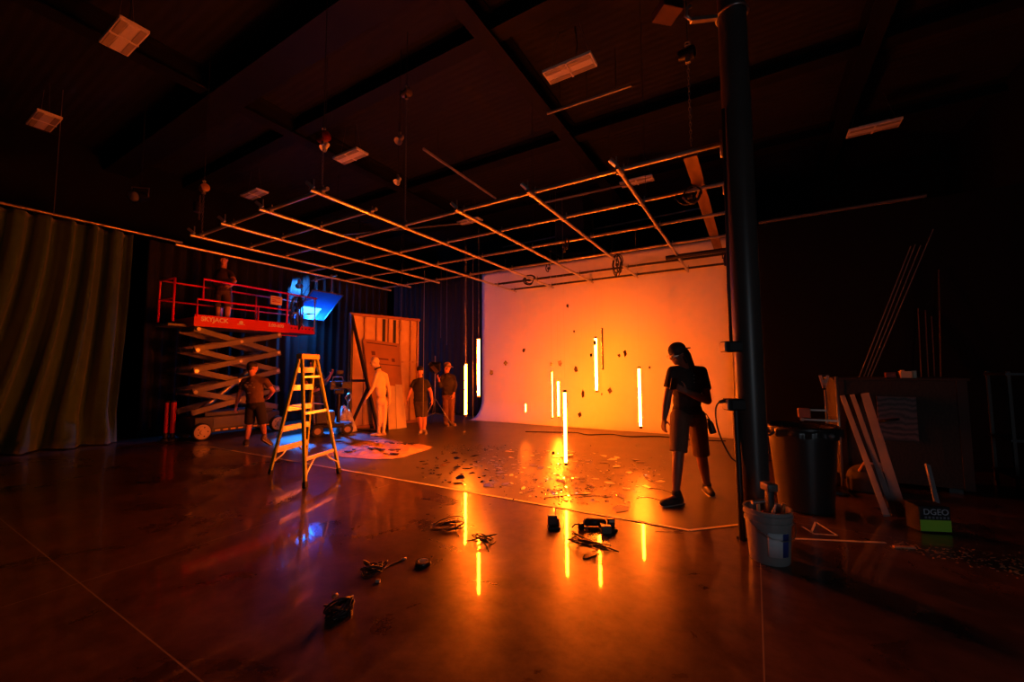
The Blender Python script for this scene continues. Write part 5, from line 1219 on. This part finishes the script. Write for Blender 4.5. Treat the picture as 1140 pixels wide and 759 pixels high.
    if shoe:
        for a_ in ('A', 'B'):
            an, to = g('an'+a_), g('to'+a_); fd = (to-an); fl_ = V((fd.x, fd.y, 0)).normalized(); flat = a_ not in J.get('lifted', '')
            he = an-fl_*.045; 
            if flat: he.z = floor+.045; t2 = V((to.x, to.y, floor+.04))
            else: he = an-fl_*.02-V((0, 0, .06)); t2 = to.copy()
            mb = MB(); mb.cap(an-(an-he)*.15, he, .048*k, .05); mb.cap(he, he.lerp(t2, .55), .05, .052); mb.cap(he.lerp(t2, .55), t2, .052, .036)
            mb.build('shoe', shoe, root, remesh=vox*.9, smooths=2, floorz=floor+.001 if flat else None)
            sh_ = root.children[-1]
            ms = MB(); e0 = he.lerp(t2, -.18); e1 = he.lerp(t2, 1.12); z0 = V((0, 0, -.035))
            ms.bar(e0+z0, e1+z0, .085, .016, (0, 0, 1), .006); ms.build('sole', mat('shoe_sole', (.4, .36, .3), .6), sh_)
    if hair:
        mb = MB()
        mb.ell(c+hu*.058-hf*.012, (hs_*.083, hf*.103, hu*.082), 18, 12); mb.ell(c-hf*.055+hu*.0, (hs_*.072, hf*.05, hu*.07), 14, 10)
        if hair_style == 'long':
            mb.cap(c-hf*.07-hu*.01, g('neck')-f*.03+u*.035+HR*.02, .075, .06); mb.cap(c-hf*.09-hu*.05, g('neck')+HR*.075-u*.05, .07, .045); mb.cap(c-hf*.05-hu*.03, g('neck')+f*.03+HR*.03, .06, .05); mb.cap(c-hf*.02+hs_*.07, c-hf*.03+hs_*.075-hu*.1, .025, .02); mb.cap(c-hf*.02-hs_*.07, c-hf*.03-hs_*.075-hu*.1, .025, .02)
        mb.build('hair', hair, root, remesh=vox*.8, smooths=2)
    if cap:
        m_, back = cap; bdir = -hf if back else hf
        mb = MB(); mb.ell(c+hu*.055-hf*.008, (hs_*.09, hf*.108, hu*.088), 18, 12)
        mb.build('cap', m_, root, remesh=vox*.7, smooths=2); cp_ = root.children[-1]
        n_ = 12; pts = [V((math.cos(a_)*.085, math.sin(a_)*.1, 0)) for a_ in [PI*i/n_ for i in range(n_+1)]]
        vb = MB(); cc_ = c+hu*.045+bdir*.08; P3 = [cc_+hs_*p.x+bdir*p.y-hu*(.25*p.y+.9*p.x*p.x) for p in pts]; vb.slab(P3, hu, .008); vb.build('brim', m_, cp_)
    return root
def J_(D, **kw):
    o = {}
    for n_, v in kw.items():
        if n_ == 'lifted': o[n_] = v
        else: o[n_] = pd(v[0], v[1], D+(v[2] if len(v) > 2 else 0))
    return o

# ---- man in cap, near right
D = 4.80
jj = J_(D, head=(754.5, 394.5, -.10), neck=(764, 409.5, 0), pel=(765, 463, .03), shA=(749, 413.5, -.09), elA=(743, 443, -.1), wrA=(739.5, 466, -.14), haA=(738, 480, -.18),
        shB=(781, 413.5, .09), elB=(788, 446, -.06), wrB=(764, 436, -.27), haB=(752, 430, -.30), hipA=(757, 464, -.03), hipB=(775, 464, .08),
        knA=(755, 504, -.12), anA=(752.5, 547, -.15), toA=(738, 559, -.22), knB=(781, 508, .12), anB=(787, 539, .28), toB=(792.5, 550, .10))
TS = mat('black_tshirt', (.03, .026, .024), .85, var=.2, bump=.25, bscale=14)
KH = mat('khaki_shorts', (.13, .085, .055), .85, var=.15, bump=.2, bscale=20)
def straps(root, o, u, s, f, g):
    c_ = g('neck').lerp(g('pel'), .3); mb = MB()
    for k_ in range(5): mb.ell(c_+f*.128+s*-.02+u*(.09-.04*k_), .007, 8, 6)
    mb.build('button', mat('pale_button', (.5, .45, .4), .4), o, smooth=True)
man = human('person', 'man in a backwards cap, dark shirt and shorts standing nearest, looking down left', jj, (-HR*.88-HD*.3-V((0, 0, .32))), (-HR*.35-HD*.94), 1.12, TS, .62, KH, 'knee', mat('dark_trainer', (.045, .035, .03), .6), HAIR, 'long', (mat('dark_cap', (.035, .028, .028), .7), True), vox=.0085, curls=(.45, .75), extra=straps, suit=mat('silhouette_skin', (.24, .11, .07), .5, var=.06, vscale=12))  # his skin is a darker copy, the silhouette's shade put into its colour
# phone in his hand
hp_ = V(jj['haB'])
ph = tag(MB().box(hp_-HR*.02-HD*.01+V((0, 0, .03)), (.075, .012, .15), M3((HR, HD, V((0, 0, 1)))).transposed() @ M3.Rotation(.5, 3, 'X'), .004).build('mobile_phone', BLKM, loc=hp_), 'dark phone held before the chest of the man in the cap', 'phone')
# glasses
c = V(jj['head']); hf = (-HR*.88-HD*.3-V((0, 0, .32))).normalized(); hu = (V((0, 0, 1))-hf*hf.z).normalized(); hs_ = hf.cross(hu)
gl = thing('eyeglasses', 'thin framed glasses worn by the man in the cap', 'glasses', c+hf*.1)
mb = MB()
for sg in (-1, 1):
    cc_ = c+hf*.108+hs_*sg*.034+hu*.006; mb.tube([cc_+hs_*.024*math.cos(a_)+hu*.018*math.sin(a_) for a_ in [2*PI*i/14 for i in range(14)]], .0028, 5, True)
    mb.tube([cc_+hs_*sg*.024, c+hs_*sg*.085+hf*.06+hu*.008, c+hs_*sg*.085-hf*.01+hu*.01], .0025, 5)
mb.tube([c+hf*.11-hs_*.01+hu*.01, c+hf*.11+hs_*.01+hu*.01], .0025, 5); mb.build('frame', mat('wire_frame', (.5, .4, .3), .3, .8), gl)
# radio pouch on hip
p = pd(791.5, 475, D+.1); t = thing('hip_bottle', 'dark bottle hanging at the right hip of the man in the cap', 'bottle', p)
MB().lathe([(0, -.08), (.035, -.078), (.04, -.06), (.04, .03), (.03, .06), (.018, .075), (.018, .1), (0, .1)], p, 20, M3.Rotation(-.3, 3, 'Y')).build('flask', mat('dark_flask', (.03, .03, .03), .3), t, smooth=True, ang=40)
MB().tube(smoothc([p+V((-.02, 0, .1)), p+V((-.05, 0, .15)), pd(784, 463, D+.1)]), .006).build('carry_strap', BLK, t, smooth=True)

# ---- man at left, seen from behind
D = 8.42
jj = J_(D, head=(281, 409.5), neck=(282, 419.5), pel=(284.5, 450), shA=(272, 424), elA=(266.5, 439), wrA=(262.8, 452, .06), haA=(261.2, 460, .1), shB=(296, 424), elB=(304, 435, .05), wrB=(298.5, 443, .2), haB=(293, 444, .24),
        hipA=(280, 451.5), hipB=(289, 451.5), knA=(277.5, 472, .05), anA=(274.5, 490.5), toA=(272.5, 494.5, .2), knB=(292.5, 472, .1), anB=(294.5, 485, -.12), toB=(302, 494, .02), lifted='B')
RT = mat('rust_tshirt', (.16, .085, .05), .85, var=.15, bump=.3, bscale=16)
def backprint(root, o, u, s, f, g):
    c_ = g('neck').lerp(g('pel'), .36); rr = random.Random(3); mb = MB()
    for k_ in range(11):
        q_ = c_-f*(.125)+s*rr.uniform(-.1, .1)+u*rr.uniform(-.12, .1); mb.box(q_, (rr.uniform(.02, .06), .012, .012), M3((s, f, u)).transposed())
    mb.build('back_print', mat('faded_print', (.5, .42, .36), .8), o)
human('person', 'man in a rust brown shirt and dark shorts walking away beside the scissor lift', jj, (HD*.85+HR*.45+V((0, 0, -.1))), HD, 1.06, RT, .62, mat('black_shorts', (.02, .018, .018), .9), 'knee', mat('brown_shoe', (.12, .08, .05), .6), HAIR, 'short', vox=.011, curls=(.5, .5), extra=backprint)

# ---- man on the lift
D = dep((-10.85, 4.95, 0)); dz = 2.56
fA, fB = pd(243.5, 352, D), pd(252.5, 352, D)
jj = J_(D, head=(249.6, 289.5, -.03), neck=(248.5, 299.5), pel=(249, 326), shA=(241.5, 303.5), elA=(240, 315, -.05), wrA=(247, 318, -.25), haA=(252, 316.5, -.3), shB=(256, 304), elB=(261.5, 313, -.1), wrB=(256.5, 318.5, -.28), haB=(251, 318, -.32),
        hipA=(245.5, 327.5), hipB=(252.5, 327.5), knA=(243.6, 342, -.05), knB=(254, 342, -.05), anA=(243.5, 356), anB=(252.5, 356), toA=(244, 357, -.2), toB=(255, 357, -.18))
for n_ in ('anA', 'anB'): jj[n_].z = dz+.09
for n_ in ('toA', 'toB'): jj[n_].z = dz+.035
jj['knA'].z = (jj['hipA'].z+jj['anA'].z)/2+.02; jj['knB'].z = (jj['hipB'].z+jj['anB'].z)/2+.02
human('person', 'man in dark clothes standing on the raised lift platform with folded forearms', jj, (HR*.35-HD*.9-V((0, 0, .15))), -HD, 1.1, mat('dark_red_shirt', (.06, .03, .028), .85), .6, mat('brown_shorts', (.12, .07, .05), .85), 'knee', mat('dark_trainer', (0, 0, 0)), HAIR, 'short', vox=.011, floor=dz, curls=(.6, .6))
# ---- camera operator behind the ladder
D = 10.35
jj = J_(D, head=(348.5, 404.5), neck=(349.5, 412.5), pel=(350, 440), shA=(343, 416.5, .05), elA=(341.5, 430, -.1), wrA=(350, 435, -.25), haA=(356, 433, -.32), shB=(356.5, 416.5, -.03), elB=(362, 427, -.15), wrB=(368.5, 416.5, -.3), haB=(372.5, 410.5, -.36),
        hipA=(347, 441), hipB=(353, 441), knA=(346, 458, -.05), knB=(354, 458, -.05), anA=(345.5, 475), anB=(354, 475), toA=(348, 478, -.15), toB=(358, 478, -.15))
for n_ in ('anA', 'anB'): jj[n_].z = .09
for n_ in ('toA', 'toB'): jj[n_].z = .035
human('person', 'camera operator in dark clothes reaching to the camera behind the ladder', jj, (HR*.9-HD*.35), (HR*.5-HD*.8), 1.1, TS, .6, mat('black_trousers', (.025, .022, .022), .9), 'ankle', mat('dark_trainer', (0, 0, 0)), HAIR, 'short', vox=.011, curls=(.6, .6))
# ---- person in cream suit
D = 9.57
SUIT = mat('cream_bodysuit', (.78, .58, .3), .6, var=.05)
jj = J_(D, head=(417.8, 403), neck=(421.5, 412), pel=(425.5, 446), shA=(419, 417.5, -.1), elA=(415, 432, -.12), wrA=(408, 443, -.2), haA=(405, 450, -.22), shB=(429.5, 417.5, .08), elB=(433, 432, .05), wrB=(434, 444, .0), haB=(434, 452, -.03),
        hipA=(422.5, 447.5), hipB=(428.5, 447.5), knA=(422.5, 465, -.03), knB=(428, 465, .03), anA=(421.5, 480), anB=(427, 481), toA=(413, 483.5, -.06), toB=(418.5, 485.5, -.06))
for n_, z_ in (('anA', .09), ('anB', .09), ('toA', .03), ('toB', .03)): jj[n_].z = z_
def noop(*a): pass
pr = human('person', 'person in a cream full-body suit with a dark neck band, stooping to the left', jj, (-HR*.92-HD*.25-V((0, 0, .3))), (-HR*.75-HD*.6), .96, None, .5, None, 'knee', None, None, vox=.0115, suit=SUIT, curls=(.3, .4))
nb = V(jj['neck']); hd_ = V(jj['head']); d_ = (hd_-nb).normalized(); x_, y_, z_ = frame_of(d_)
MB().tube([nb+d_*.045+x_*.066*math.cos(a_)+y_*.066*math.sin(a_) for a_ in [2*PI*i/20 for i in range(20)]], .02, 8, True).build('neck_band', BLK, pr, smooth=True)
# ---- man in dark shirt
D = 9.95
jj = J_(D, head=(467.6, 413.5, -.03), neck=(468, 421.5), pel=(468.5, 448), shA=(461.5, 425), elA=(457, 435.5), wrA=(453.8, 444, -.08), haA=(451.5, 450.5, -.1), shB=(475, 425), elB=(479.5, 436), wrB=(481, 445, -.05), haB=(481.3, 452, -.06),
        hipA=(465.5, 449), hipB=(471.5, 449), knA=(467, 464.5, -.05), knB=(472.5, 464.5, -.03), anA=(468.8, 478), anB=(472, 478), toA=(467, 483, -.2), toB=(474.5, 482, -.18))
for n_, z_ in (('anA', .09), ('anB', .09), ('toA', .035), ('toB', .035)): jj[n_].z = z_
human('person', 'man in a dark shirt and shorts walking between the scenery flat and light stand', jj, (HR*.35-HD*.9-V((0, 0, .2))), -HD, 1.05, mat('navy_shirt', (.025, .02, .022), .85), .62, mat('dark_shorts', (.05, .035, .03), .9), 'knee', mat('pale_trainer', (.4, .32, .26), .6), HAIR, 'short', vox=.011, curls=(.4, .4))
# ---- man in cap at the back
D = 11.3
jj = J_(D, head=(498, 408.5), neck=(498, 416.5), pel=(499.5, 441), shA=(492.5, 419.5, -.02), elA=(490, 430, -.1), wrA=(488.5, 422.5, -.35), haA=(486.5, 418, -.42), shB=(504.5, 419.5, .02), elB=(507, 430), wrB=(505, 438.5, -.12), haB=(504, 444, -.15),
        hipA=(497, 442), hipB=(502.5, 442), knA=(496.5, 455), knB=(502.5, 455), anA=(496.5, 467), anB=(503, 467), toA=(499, 470, -.18), toB=(506.5, 470, -.15))
for n_, z_ in (('anA', .09), ('anB', .09), ('toA', .035), ('toB', .035)): jj[n_].z = z_
human('person', 'man in a peaked cap and reddish trousers at the back beside the light stand', jj, (HR*.85-HD*.4-V((0, 0, .2))), (HR*.4-HD*.9), 1.1, mat('black_jacket', (.03, .022, .02), .85), 1.7, mat('reddish_trousers', (.2, .09, .055), .85), 'ankle', mat('tan_shoe', (.4, .25, .15), .6), HAIR, 'short', (mat('tan_cap', (.45, .28, .16), .7), False), vox=.0115, curls=(.5, .5))
# ================================================================== LIGHT
w = bpy.data.worlds.new('w'); S.world = w; w.use_nodes = True
w.node_tree.nodes['Background'].inputs[0].default_value = (.1, .1, .12, 1); w.node_tree.nodes['Background'].inputs[1].default_value = 0.0
def area(name, loc, to, size, e, col):
    l = bpy.data.lights.new(name, 'AREA'); l.energy = e; l.color = col; l.shape = 'RECTANGLE'; l.size = size[0]; l.size_y = size[1]
    o = bpy.data.objects.new(name, l); COL.objects.link(o); o.location = V(loc)
    o.rotation_euler = (V(to)-V(loc)).to_track_quat('-Z', 'Y').to_euler(); return o
# added cool fill light with no seen source, inside the added frame
area('cool_fill_light', (4.5, -2.6, 1.75), (.4, 5.0, .4), (2.4, 2.8), 28, (.75, .88, 1.0)).data.spread = math.radians(130)
# the blue fixture's own lamp, shining through the diffusion cloth
sl = bpy.data.lights.new('panel_lamp', 'SPOT'); sl.energy = 11000; sl.color = BLUE; sl.spot_size = math.radians(27); sl.spot_blend = .55; sl.shadow_soft_size = .12
so = bpy.data.objects.new('panel_lamp', sl); COL.objects.link(so); so.location = pc+nrm*.03
so.rotation_euler = (fl(358, 492)-pc).to_track_quat('-Z', 'Y').to_euler()
vs = S.view_settings
S.display_settings.display_device = 'sRGB'
vs.view_transform = 'Standard'; vs.look = 'None'; vs.exposure = 0; vs.gamma = 1; vs.use_curve_mapping = False
S.cycles.use_denoising = True
S.cycles.max_bounces = 8; S.cycles.transparent_max_bounces = 12; S.cycles.sample_clamp_indirect = 6
S.cycles.caustics_reflective = False
